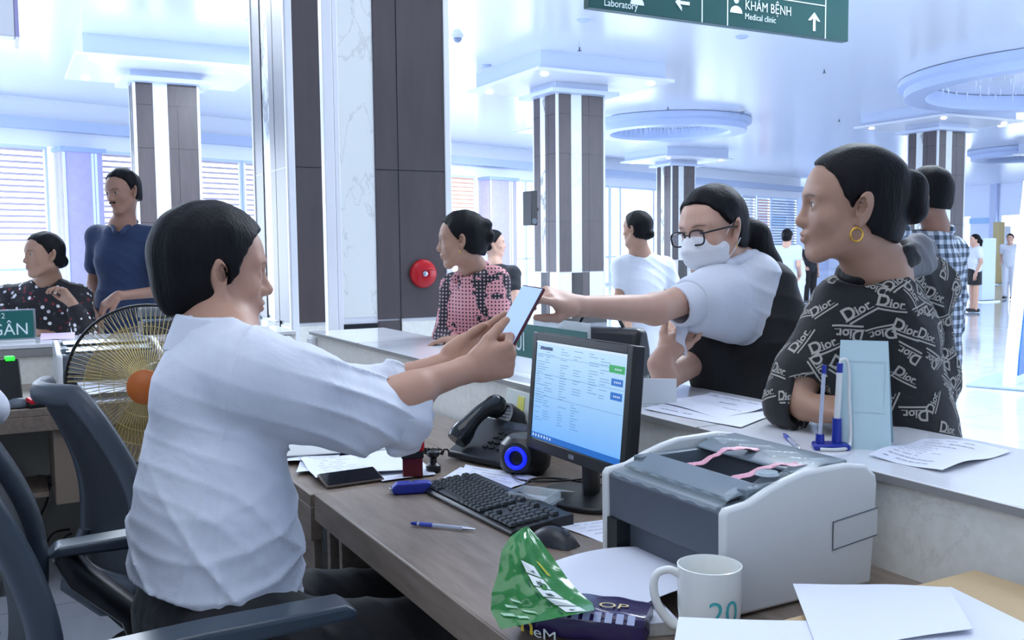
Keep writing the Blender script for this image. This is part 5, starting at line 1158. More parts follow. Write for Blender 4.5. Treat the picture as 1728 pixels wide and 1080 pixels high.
# ---------------- the clerk in the white shirt
def clerk():
    rt = person('seated man in a white shirt with rolled sleeves holding out a phone', None)
    az = 84; fw = np.array([sin(radians(az)), cos(radians(az)), 0]); lat = np.array([cos(radians(az)), -sin(radians(az)), 0])     # lat = his right
    hf = face_frame(at(363, 462, 1.86), 90, -4, 2, 1.05)
    C = lambda x, y, d: A3(at(x, y, d))
    neck0 = C(392, 560, 1.83); chest = C(358, 665, 1.83); mid = C(358, 755, 1.82); belly = C(362, 860, 1.80); hip = C(366, 965, 1.79)
    Rs = C(435, 635, 1.69); Re = C(600, 688, 1.84); Rw = C(793, 622, 2.01)
    Ls = C(425, 605, 2.02); Le = C(590, 668, 2.10); Lw = C(752, 616, 2.16)
    phC = C(876, 524, 2.10)
    b = Fld(); add_head(b, hf, 1.0, 1.0, .98, False); add_neck(b, hf, neck0+np.array([-.02, .0, -.02]), .056)
    b.chain([neck0+np.array([-.02, 0, -.02]), chest], [.06, .07], .05, lat, 2.0); b.chain([chest, mid, belly, hip], [.07, .085, .10, .09], .05, lat, 1.2)
    b.chain([Rs, Re, Rw], [.05, .042, .0265], .02); b.chain([Ls, Le, Lw], [.05, .042, .0265], .02); b.cone(C(640, 690, 1.88), C(700, 665, 1.92), .042, .041, .02)
    # seated thighs and shins
    kR, kL = hip+fw*.44+lat*.10+np.array([0, 0, -.12]), hip+fw*.46-lat*.12+np.array([0, 0, -.12])
    kR[2] = kL[2] = .56
    for kk, sd in ((kR, 1), (kL, -1)):
        h0 = hip+lat*.09*sd+np.array([0, 0, -.12]); b.cone(h0, kk, .075, .055, .04); ft = kk+fw*.03; ft[2] = .09; b.cone(kk, ft, .05, .035, .03); b.cone(ft, ft+fw*.12-np.array([0, 0, .045]), .035, .03, .02)
    e1 = norm(C(905, 484, 2.1)-C(845, 588, 2.1))
    add_hand(b, Rw, C(858, 606, 2.035)-Rw, fw*.25-lat*.9+np.array([0, 0, .25]), 1, ((62, 72, 45), (66, 75, 45), (70, 78, 45), (72, 80, 45)), (38, 10), 1.06, 4, tt=.35)
    add_hand(b, Lw, C(838, 568, 2.17)-Lw, -fw*.35+lat*.8+np.array([0, 0, .35]), -1, ((2, 8, 6), (3, 10, 6), (5, 12, 8), (8, 16, 10)), (10, 5), 1.02, 3, tt=.1)
    field_obj('body', b, .0032, skin('skin_clerk', 'b58a74'), rt, head_tint(hf, extra=lambda q, c, bl: c*(1-.0*q[:, :1])))
    add_eyes(hf, rt)
    # hair: short, full, straight nape
    hs_ = hair_shell(hf, [(-.2, -.03), (-.05, -.02), (-.03, .0), (-.012, .022), (.0, .03), (.02, .034), (.045, .046), (.07, .062), (.095, .078), (.2, .085)], .016, -.09, 1.0, 1.02, nz=.0018, nape=(-.11, .0, -.05), seed=3, top=.004)
    field_obj('hair', hs_, .0032, H_BLACK, rt)
    # shirt
    s = Fld()
    s.cone(neck0+np.array([-.03, 0, -.005]), C(370, 600, 1.84), .076, .085, .03); s.chain([neck0+np.array([-.028, .0, -.03]), C(358, 655, 1.84)], [.052, .078], .05, lat, (1.7))
    s.chain([C(358, 655, 1.84), mid, belly, hip, C(372, 1000, 1.785)], [.078, .106, .131, .136, .132], .06, lat, [1.65, 1.4, 1.18, 1.12])
    s.cone(C(325, 660, 1.76), C(425, 625, 1.72), .066, .066, .07)
    s.chain([C(430, 635, 1.70), C(505, 655, 1.74), C(598, 688, 1.84), C(682, 702, 1.925)], [.080, .074, .064, .052], .035)
    s.chain([C(425, 610, 2.0), C(590, 668, 2.09), C(655, 648, 2.11)], [.078, .058, .048], .04)
    s.cone(C(520, 700, 1.78), C(610, 722, 1.86), .045, .04, .06)
    R1, R2, R5 = ridge((.55, .1, .8), 52, .0085, 4), ridge((.2, .3, -.9), 60, .008, 8), ridge((.8, -.4, .35), 95, .0045, 15)
    cR = C(682, 700, 1.925)
    def wr(P, d):
        z = P[:, 2]; lowm = np.clip((1.02-z)/.25, 0, 1); hem = np.clip((.80-z)/.1, 0, 1)
        arm = np.clip((P[:, 0]-C(470, 640, 1.72)[0])/.1, 0, 1)
        d = d-R1(P)*(.3+.9*arm)-R2(P)*lowm*.8-R5(P)*(.25+.5*arm)
        # long folds running down the back to the hem
        d = d-.009*lowm*(1-np.abs(np.sin((P@norm([.75, -.25, .6]))*27+1.2)))**4-.004*hem*np.sin(P@lat*70)
        u_ = (P-C(395, 800, 1.7))@np.array(CAMR @ Vector((1, 0, 0))); d = d-.004*np.exp(-(u_/.006)**2)*lowm; d = d-.0035*np.exp(-(((P-C(408, 640, 1.7))@norm([.88, -.47, -.25]))/.005)**2)
        # hem cut: slanting plane
        hn = norm([-.38, -.05, -1]); h0 = A3(at(430, 1032, 1.75)); d = np.maximum(d, (P-h0)@hn*1.0)
        # sleeve end cut on the right arm
        ax = norm(C(720, 688, 1.95)-C(640, 700, 1.88)); cut = (P-C(690, 697, 1.93))@ax; near = np.linalg.norm(P-cR, axis=1) < .14
        d = np.where(near, np.maximum(d, cut), d)
        return d
    s.fn(wr)
    s.cone(hp(hf, (0, -.02, -.08)), neck0+np.array([-.018, 0, .03]), .074, .070, .008, op='s')
    field_obj('shirt', s, .0042, cloth('white_shirt_cloth', 'cfd4e0', .75, .5, 7), rt)
    # rolled cuff, a loose band drooping below the forearm
    cf = Fld(); a0, a1 = C(662, 699, 1.91), C(690, 698, 1.935)
    cf.cone(a0, a1, .061, .064, .01); cf.cone(C(664, 728, 1.91), C(680, 738, 1.92), .026, .024, .03)
    cax = norm(a1-a0)
    cf.fn(lambda P, d: np.maximum(np.abs(d+.004)-.0055, np.maximum((P-C(704, 693, 1.945))@cax, -(P-C(655, 702, 1.90))@cax))+.002*np.sin(P[:, 2]*110+P[:, 0]*60))
    cf.chain([C(704, 676, 1.94), C(716, 700, 1.95), C(708, 732, 1.945), C(690, 757, 1.93), C(672, 762, 1.92), C(664, 745, 1.915), C(674, 722, 1.92), C(688, 700, 1.93)], [.008, .010, .010, .010, .010, .009, .008, .007], .008, norm(a1-a0), 2.2)
    field_obj('rolled_cuff', cf, .003, cloth('white_shirt_cloth', 'cfd4e0'), rt)
    # shirt collar
    co = Fld(); cc = neck0+np.array([-.024, 0, .0]); cn = norm(np.array([.22, .02, 1.0]))
    co.cone(cc-cn*.06, cc+cn*.045, .098, .080, .01)
    co.fn(lambda P, d: np.maximum(np.abs(d+.004)-.0045, np.maximum((P-cc)@cn-.022, -((P-cc)@cn)-.05)))
    field_obj('collar', co, .0032, cloth('white_shirt_cloth', 'cfd4e0'), rt)
    # trousers and shoes
    t = Fld()
    for kk, sd in ((kR, 1), (kL, -1)):
        h0 = hip+lat*.09*sd+np.array([0, 0, -.13]); t.cone(h0, kk, .10, .075, .05); ft = kk+fw*.03; ft[2] = .1; t.cone(kk, ft, .07, .052, .04)
    t.cone(hip+lat*.1+np.array([0, 0, -.1]), hip-lat*.1+np.array([0, 0, -.1]), .13, .13, .06)
    R3 = ridge((.7, .2, .5), 50, .005, 5); t.fn(lambda P, d: np.maximum(d-R3(P), .1-P[:, 2]))
    field_obj('trousers', t, .006, cloth('black_trousers', '0f1013', .8), rt)
    for kk in (kR, kL):
        g = Fld(); ft = kk+fw*.03; ft[2] = .055; g.cone(ft-fw*.05, ft+fw*.16, .04, .034, .02, np.array([0, 0, 1.]), 1.1); g.fn(lambda P, d: np.maximum(d, .003-P[:, 2])); field_obj('shoe', g, .006, M_BLACK, rt)
    return rt, e1
clerk_root, e1 = clerk()
# phone held between the clerk and the masked woman
pa_, pb_ = at(848, 588, 2.085), at(903, 486, 2.12)
ey = (pb_-pa_).normalized(); cdv = (Vector((0, 0, CAMH))-pa_).normalized(); rightv = CAMR @ Vector((1, 0, 0))
nz_ = (cdv*.62-rightv*.78); nz_ = (nz_-ey*nz_.dot(ey)).normalized(); ex = ey.cross(nz_)
smartphone('smartphone', 'phone in a dark red case held between the clerk and the masked woman', basis((pa_+pb_)/2, ex, ey, nz_), mat('dark_red_case', '4a1522', .3), .076, .158, True, mat('phone_screen', '9fb8e8', .15, emit='a8c2f0', es=.5))

# ---------------- woman in the white mask and black vest
def masked():
    rt = person('woman in a white face mask, glasses and black vest reaching for the phone', None)
    hf = face_frame(at(1202, 392, 2.74), 262, -8, 4, 1.06); C = lambda x, y, d: A3(at(x, y, d))
    fw = np.array([-1, .05, 0]); lat = np.array([.05, 1., 0])
    neck0 = C(1262, 462, 2.80); ch = C(1262, 560, 2.84); wa = C(1250, 680, 2.88); hp_ = C(1262, 830, 2.98)
    Ls = C(1228, 480, 2.70); Le = C(1105, 522, 2.50); Lw = C(968, 516, 2.30)
    Rs = C(1250, 470, 2.98); Re = C(1124, 636, 2.62); Rw = C(1122, 598, 2.60)
    b = Fld(); add_head(b, hf, .98, .97, .95); add_neck(b, hf, neck0, .050); b.chain([neck0, ch], [.055, .07], .05, lat, 1.6); b.chain([ch, wa, hp_], [.07, .07, .09], .05, lat, 1.4)
    b.chain([Ls, Le, Lw], [.045, .040, .0245], .02); b.chain([Rs, C(1190, 600, 2.85), Re], [.045, .042, .038], .02); b.chain([Re, C(1116, 615, 2.60), Rw], [.040, .036, .026], .012)
    for sd in (-1, 1):
        k = hp_+lat*.09*sd; k[2] = .5; a = k.copy(); a[2] = .09; b.chain([hp_+lat*.09*sd, k, a], [.08, .055, .035], .04); b.cone(a, a+fw*.12-np.array([0, 0, .05]), .034, .028, .02)
    add_hand(b, Lw, C(925, 500, 2.25)-Lw, np.array([-.1, .5, -.85]), 1, ((4, 14, 10), (34, 50, 30), (42, 55, 35), (50, 60, 40)), (24, 50), .98, 6, tt=.9)
    add_hand(b, Rw, C(1152, 572, 2.63)-Rw, np.array([-.35, -.55, .7]), -1, ((10, 26, 18), (16, 32, 22), (20, 38, 26), (26, 40, 28)), (46, 15), .92, 16)
    field_obj('body', b, .0035, skin('skin_fair', 'c9a08c'), rt, head_tint(hf)); add_eyes(hf, rt, (0, -10))
    def ex_(fl):
        fl.chain([hp(hf, (.0, -.098, .01)), C(1272, 400, 2.80), C(1292, 450, 2.82), C(1305, 505, 2.84), C(1322, 560, 2.86)], [.036, .046, .046, .040, .016], .02)
    h = hair_shell(hf, [(-.2, -.05), (-.06, -.035), (-.03, .0), (.01, .004), (.03, .028), (.06, .05), (.085, .066), (.105, .075), (.2, .09)], .012, -.07, 1.0, 1.03, extra=ex_, nz=.0016, nape=(-.12, -.02, -.045), seed=8, top=.004); field_obj('hair', h, .0038, H_BLACK, rt)
    # mask: a thin shell over the lower face
    m = Fld(); s, R = hf['s'], hf['R']
    m.ell(hp(hf, (0, .026, -.046)), np.array((.066, .066, .062))*s, .02, R); m.ell(hp(hf, (0, .06, -.042)), np.array((.044, .05, .05))*s, .03, R); m.cone(hp(hf, (0, .08, .0)), hp(hf, (0, .106, -.035)), .013, .016, .02)
    def mf(P, d):
        q = hl(hf, P); x, y, z = q.T; top = .002-np.abs(x)*.22; y0 = .004+np.abs(z+.045)*.15
        d = np.maximum(d, np.maximum((z-top)*s, (-.108-z)*s)); d = np.maximum(d, (y0-y)*s); return d+.0008*np.sin(z*190)
    m.fn(mf); field_obj('face_mask', m, .003, cloth('mask_cloth', 'e3e4ea', .7, .15, 20), rt)
    sm = MB()
    for q in (-1, 1):
        sm.tube([hp(hf, (q*.062, .02, -.012)), hp(hf, (q*.072, .002, .015)), hp(hf, (q*.0795, -.018, .028))], .0016, 6); sm.tube([hp(hf, (q*.058, .018, -.075)), hp(hf, (q*.071, -.004, -.048)), hp(hf, (q*.078, -.02, -.024))], .0016, 6)
    sm.build('mask_strap', mat('strap_white', 'e8e8ee', .6), rt)
    gl = MB(); ln = MB()
    for q in (-1, 1):
        pts = [hp(hf, (q*.0335+.0255*(abs(cos(a))**.6)*(1 if cos(a) > 0 else -1), .099-.010*abs(abs(.0335+q*.0235*cos(a))-.0335)*8*.1, -.004+.0195*(abs(sin(a))**.7)*(1 if sin(a) > 0 else -1))) for a in [2*pi*k/28 for k in range(29)]]
        gl.tube(pts, .0026, 6, cap=False); ln.add([tuple(p) for p in pts[:-1]], [tuple(range(28))])
        gl.tube([hp(hf, (q*.057, .099, .006)), hp(hf, (q*.072, .085, .008)), hp(hf, (q*.078, .02, .010)), hp(hf, (q*.078, -.012, .006))], .0026, 6)
    gl.tube([hp(hf, (-.011, .100, .003)), hp(hf, (0, .104, .006)), hp(hf, (.011, .100, .003))], .0016, 6); gl.build('glasses_frame', M_BLACK, rt, smooth=60); ln.build('lens', mat('lens_glass', 'dfe8ff', .03, alpha=.12), rt, smooth=0)
    e = MB(); e.tube([hp(hf, (-.079, .0, -.034)), hp(hf, (-.080, .002, -.05))], .0014, 6); e.build('earring', M_GOLD, rt)
    # blouse: puff sleeves, collar
    s2 = Fld()
    s2.ell(C(1212, 500, 2.70), (.100, .085, .082), .05); s2.chain([C(1230, 482, 2.74), C(1175, 508, 2.60)], [.06, .074], .05); s2.cone(C(1190, 530, 2.64), C(1235, 545, 2.72), .055, .06, .06)
    s2.chain([C(1255, 470, 2.98), C(1210, 560, 2.92)], [.08, .06], .05); s2.chain([neck0, ch], [.07, .086], .05, lat, 1.7)
    RR = ridge((.5, -.2, .8), 55, .005, 11); cax = norm(Le-Ls); cp_ = C(1163, 512, 2.58)
    def f2(P, d):
        cut = (P-cp_)@cax; near = np.linalg.norm(P-cp_, axis=1) < .15; d = d-RR(P); return np.where(near, np.maximum(d, cut), d)
    s2.fn(f2); s2.cone(C(1120, 521, 2.5), cp_, .052, .052, .01, op='s'); field_obj('blouse', s2, .0042, cloth('white_blouse', 'd3d8e4', .75, .3, 8), rt)
    bd = Fld(); p1, p2 = C(1168, 511, 2.585), C(1150, 516, 2.565); bd.cone(p1, p2, .060, .056, .01); ba = norm(p2-p1)
    bd.fn(lambda P, d: np.maximum(np.abs(d+.003)-.005, np.maximum((P-C(1143, 517, 2.555))@ba, -(P-C(1172, 510, 2.59))@ba))); field_obj('sleeve_band', bd, .0032, cloth('white_blouse', 'd3d8e4'), rt)
    cl = Fld(); cl.chain([C(1228, 448, 2.70), C(1262, 440, 2.74), C(1285, 430, 2.80)], [.014, .018, .016], .01, np.array([0, 0, 1.]), 1.6); cl.chain([C(1228, 448, 2.70), C(1222, 470, 2.76)], [.016, .01], .01); field_obj('collar', cl, .0035, cloth('white_blouse', 'd3d8e4'), rt)
    # black vest and skirt down to the floor
    v = Fld(); v.chain([C(1285, 475, 2.83), C(1278, 560, 2.86)], [.07, .108], .06, lat, 1.75); v.chain([C(1278, 560, 2.86), C(1262, 680, 2.88), C(1268, 860, 3.0)], [.112, .118, .14], .06, lat, 1.35)
    v.cone(C(1190, 590, 2.78), C(1225, 690, 2.84), .07, .08, .06); v.cone(C(1300, 500, 2.76), C(1322, 600, 2.80), .05, .06, .06)
    v.ell(C(1180, 500, 2.58), (.10, .085, .072), .02, op='s')
    k = hp_.copy(); k[2] = .45; v.chain([C(1268, 860, 3.0), k], [.15, .16], .05, lat, 1.2)
    R4 = ridge((.3, .3, .9), 40, .004, 12); v.fn(lambda P, d: np.maximum(d-R4(P), .42-P[:, 2])); v.cone(hp(hf, (0, -.02, -.08)), neck0+np.array([0, 0, -.01]), .066, .066, .01, op='s'); field_obj('black_vest', v, .0055, cloth('black_vest_cloth', '0e1015', .8), rt)
    for sd in (-1, 1):
        a = hp_+lat*.09*sd; a[2] = .04; g = Fld(); g.cone(a-fw*.05, a+fw*.15, .036, .03, .02); g.fn(lambda P, d: np.maximum(d, .003-P[:, 2])); field_obj('shoe', g, .006, M_BLACK, rt)
    return rt
masked()
# tissue in her lower hand
_m = MB(); _a, _b = at(1150, 548, 2.60), at(1155, 600, 2.60)
_m.grid(lambda u, v: tuple(_a+(_b-_a)*v+Vector((.03*(u-.5)*(1.4-v)+.004*sin(9*v), .01*sin(6*u+3*v), .0))), 6, 12, 0); _o = _m.build('paper_tissue', [M_PAPER], smooth=60)
_s = _o.modifiers.new('t', 'SOLIDIFY'); _s.thickness = .001; tag(_o, 'small white tissue held in the masked woman\'s lower hand', 'tissue')

# ---------------- woman in the black lettered jacket
def dior():
    rt = person('woman with a gold hoop earring in a black jacket printed all over with pale words', None)
    hf = face_frame(at(1434, 352, 2.12), 307, 1, -2, 1.12); C = lambda x, y, d: A3(at(x, y, d))
    az = 295; fw = np.array([sin(radians(az)), cos(radians(az)), 0]); lat = np.array([cos(radians(az)), -sin(radians(az)), 0])
    neck0 = C(1478, 462, 2.20); ch = C(1482, 560, 2.28); wa = C(1490, 680, 2.33); hpv = C(1500, 800, 2.42)
    Ls = C(1425, 520, 2.16); Le = C(1338, 665, 2.16); Lw = C(1362, 688, 2.10)
    Rs = C(1548, 500, 2.42); Re = C(1565, 660, 2.45); Rw = C(1510, 700, 2.28)
    b = Fld(); add_head(b, hf, 1.02, .95, .93, cheeks=1.15); add_neck(b, hf, neck0, .056); b.chain([neck0, ch], [.065, .085], .05, lat, 1.6); b.chain([ch, wa, hpv], [.1, .1, .11], .05, lat, 1.4)
    b.chain([Ls, Le, Lw], [.05, .042, .028], .02); b.chain([Rs, Re, Rw], [.048, .04, .027], .02)
    for sd in (-1, 1):
        k = hpv+lat*.09*sd; k[2] = .5; a = k.copy(); a[2] = .09; b.chain([hpv+lat*.09*sd, k, a], [.08, .055, .035], .04); b.cone(a, a+fw*.12-np.array([0, 0, .05]), .034, .028, .02)
    add_hand(b, Lw, C(1400, 690, 2.07)-Lw, np.array([.2, .35, -.75]), 1, ((45, 55, 35), (48, 58, 35), (50, 60, 35), (55, 60, 35)), (25, 30), 1.04, 3, tt=.5); add_hand(b, Rw, C(1480, 705, 2.2)-Rw, np.array([0, 0, -1]), -1, (20, 24, 28, 30), (25, 15), 1.0, 6)
    field_obj('body', b, .0032, skin('skin_tan', 'a8826d'), rt, head_tint(hf, lips=(.8, .58, .58), extra=lambda q, c, bl: c*(1-bl((.04, .06, -.01), (.03, .04, .02), None, .9)*.06))); add_eyes(hf, rt)
    def ex_(fl):
        fl.ell(hp(hf, (0, -.115, .035)), np.array((.046, .036, .046)), .012, hf['R']); fl.ell(hp(hf, (0.0, -.122, .0)), np.array((.042, .03, .035)), .015, hf['R'])
    h = hair_shell(hf, [(-.2, -.055), (-.065, -.04), (-.035, -.016), (-.01, .012), (.02, .026), (.035, .036), (.06, .048), (.085, .062), (.11, .082), (.2, .09)], .013, -.078, 1.0, 1.0, extra=ex_, nz=.0014, nape=(-.12, -.03, -.05), seed=5); field_obj('hair', h, .0035, H_BLACK, rt)
    e = MB(); c = hp(hf, (-.080, .001, -.050)); Rm = Matrix(hf['R'].tolist()); e.tube([Vector(c)+Rm @ Vector((0, cos(2*pi*k/24)*.0125, sin(2*pi*k/24)*.0145)) for k in range(25)], .0022, 8, cap=False); e.build('hoop_earring', M_GOLD, rt, smooth=60)
    j = Fld(); j.chain([neck0+np.array([.0, .0, -.055]), ch], [.08, .105], .06, lat, 1.62); j.chain([ch, wa, C(1498, 745, 2.36), C(1505, 850, 2.45)], [.118, .132, .140, .15], .06, lat, 1.34)
    j.chain([C(1428, 520, 2.18), C(1360, 640, 2.18), C(1332, 682, 2.16), C(1350, 692, 2.12)], [.082, .072, .05, .046], .04); j.chain([C(1540, 500, 2.40), C(1562, 640, 2.40), C(1545, 700, 2.34)], [.085, .072, .055], .05)
    j.chain([C(1530, 450, 2.30), C(1572, 480, 2.36)], [.06, .06], .05)
    RR = ridge((.5, .3, .7), 44, .006, 21); cx = norm(C(1380, 690, 2.09)-C(1330, 690, 2.14)); cp_ = C(1345, 692, 2.12)
    def f(P, d):
        near = np.linalg.norm(P-C(1350, 692, 2.11), axis=1) < .075; d = d-RR(P); return np.maximum(np.where(near, np.maximum(d, (P-cp_)@cx), d), .72-P[:, 2])
    j.fn(f); j.cone(hp(hf, (0, -.02, -.09)), neck0+np.array([0, 0, -.02]), .064, .066, .01, op='s'); j.cone(C(1350, 692, 2.115), C(1390, 690, 2.07), .034, .034, .006, op='s')
    jo = field_obj('jacket', j, .0045, [cloth('black_jacket', '0d0e12', .75, .35, 8), mat('print_beige', 'aaa69f', .7)], rt)
    # collar: upright neck band with folded grey lined hood behind
    cl = Fld(); cc = neck0+np.array([0, 0, .012])
    for k in range(24):
        a, a_ = 2*pi*k/24, 2*pi*(k+1)/24; q = lambda g, r, hh: cc+lat*cos(g)*r+fw*sin(g)*r*1.0+np.array([0, 0, hh-.03*sin(g)])
        cl.cone(q(a, .080, 0), q(a_, .080, 0), .014, .014, .012); cl.cone(q(a, .076, .024), q(a_, .076, .024), .009, .009, .014)
    cl.fn(lambda P, d: d-RR(P)*.6); field_obj('jacket_collar', cl, .004, cloth('black_jacket', '0d0e12'), rt)
    hd_ = Fld(); hd_.chain([C(1510, 440, 2.18), C(1548, 418, 2.26), C(1562, 425, 2.34)], [.022, .030, .028], .02); hd_.chain([C(1520, 455, 2.2), C(1560, 445, 2.28)], [.026, .03], .02); hd_.fn(lambda P, d: d-RR(P)); field_obj('grey_hood_lining', hd_, .004, cloth('grey_lining', '6e6f75', .7, .4, 14), rt)
    # pale words scattered over the jacket, lying on its surface
    me = jo.data; V = np.empty(len(me.vertices)*3); me.vertices.foreach_get('co', V); V = V.reshape(-1, 3); N = np.empty(len(me.vertices)*3); me.vertices.foreach_get('normal', N); N = N.reshape(-1, 3)
    bv = BVHTree.FromPolygons([tuple(v) for v in V], [tuple(p.vertices) for p in me.polygons]); rd = np.random.RandomState(4); pts = []
    for i in rd.permutation(len(V))[:9000]:
        if V[i][2] < .78 or any(np.linalg.norm(V[i]-V[k]) < .047 for k in pts): continue
        pts.append(i)
    D_, dF = text_mesh('D', .046, 'LEFT', 0, .0012); iV, iF = text_mesh('ior', .034, 'LEFT', 0, .0009)
    wv = [(v[0], v[1]) for v in D_]+[(v[0]+.034, v[1]) for v in iV]; wf = list(dF)+[tuple(k+len(D_) for k in f_) for f_ in iF]
    for r_ in ((.0, .034, -.001, .0015), (.004, .010, .030, .0325), (.032, .046, -.001, .001), (.064, .080, -.001, .001), (.006, .088, -.0115, -.0065)):
        o = len(wv)
        for q in range(7): u = r_[0]+(r_[1]-r_[0])*q/6; wv += [(u, r_[2]), (u, r_[3])]
        wf += [(o+2*q, o+2*q+2, o+2*q+3, o+2*q+1) for q in range(6)]
    out = MB()
    for n_, i in enumerate(pts):
        c = Vector(V[i]); nn = Vector(N[i]).normalized(); a = rd.choice([-.35, -.35, .5, 1.2, -1.2, 2.6, 3.3])+rd.uniform(-.25, .25); up = Vector((0, 0, 1)); x = up.cross(nn)
        if x.length < .2: x = Vector((1, 0, 0))
        x = x.normalized(); y = nn.cross(x); x, y = x*cos(a)+y*sin(a), y*cos(a)-x*sin(a); sc = rd.uniform(.66, .9); vs = []
        for u, w in wv:
            p = c+x*(u-.045)*sc+y*(w-.014)*sc; r_ = bv.find_nearest(p); vs.append(tuple(r_[0]+r_[1]*.0012*(1 if r_[1].dot(nn) > 0 else -1)))
        out.add(vs, wf)
    out.build('word_print', mat('print_beige', 'aaa69f', .7), rt, smooth=0)['kind'] = 'stuff'
    t = Fld()
    for sd in (-1, 1):
        k = hpv+lat*.09*sd; a = k.copy(); a[2] = .12; t.cone(k, a, .1, .07, .04)
    t.fn(lambda P, d: np.maximum(d, .1-P[:, 2])); field_obj('trousers', t, .008, cloth('black_trousers', '0f1013'), rt)
    for sd in (-1, 1):
        a = hpv+lat*.09*sd; a[2] = .04; g = Fld(); g.cone(a-fw*.05, a+fw*.15, .036, .03, .02); g.fn(lambda P, d: np.maximum(d, .003-P[:, 2])); field_obj('shoe', g, .006, M_BLACK, rt)
dior()

# ---------------- the other people
def torso_mat(name, kind):
    def f(t):
        tc = t.n('ShaderNodeTexCoord'); sp = t.n('ShaderNodeSeparateXYZ'); t.l(tc.outputs['Object'], sp.inputs[0]); X, Y, Z = sp.outputs
        u = t.math('SUBTRACT', t.math('MULTIPLY', X, .88), t.math('MULTIPLY', Y, .476)); t.b.inputs['Roughness'].default_value = .75; v = tc.outputs['Object']
        if kind == 'polka':
            k = 190; a = t.math('MULTIPLY', t.math('SINE', t.math('MULTIPLY', t.math('ADD', u, Z), k)), t.math('SINE', t.math('MULTIPLY', t.math('SUBTRACT', u, Z), k)))
            dot = t.math('GREATER_THAN', a, .48); n = t.noise(v, 7.5, 1, .4, 1.2); patch = t.math('GREATER_THAN', n, .505)
            t.color(t.mix(patch, t.mix(dot, '1b191f', 'b99aa4'), t.mix(dot, 'd6969c', '1f1a20')))
        elif kind == 'floral':
            vo = t.n('ShaderNodeTexVoronoi'); t.l(v, vo.inputs['Vector']); vo.inputs['Scale'].default_value = 30; w = t.math('LESS_THAN', vo.outputs['Distance'], .30)
            sc = t.n('ShaderNodeSeparateColor'); t.l(vo.outputs['Color'], sc.inputs[0]); c = t.ramp(sc.outputs[0], [(0, 'e6e4ea'), (.45, 'd8d6de'), (.5, '7a2434'), (.72, '3a3842'), (.85, 'c9c4d0')], 'CONSTANT')
            t.color(t.mix(w, '17151c', c))
        elif kind == 'plaid':
            a = t.math('GREATER_THAN', t.math('SINE', t.math('MULTIPLY', u, 150)), 0); b = t.math('GREATER_THAN', t.math('SINE', t.math('MULTIPLY', Z, 150)), 0); q = t.math('MULTIPLY', t.math('ADD', a, b), .5)
            t.color(t.ramp(q, [(0, 'cdd6e2'), (.4, '7d8b9c'), (.8, '36424f')], 'CONSTANT'))
        t.bump(t.noise(v, 10, 3), .3, .02)
    return special(name, f)
PI_ = lambda p: A3(at(*p))
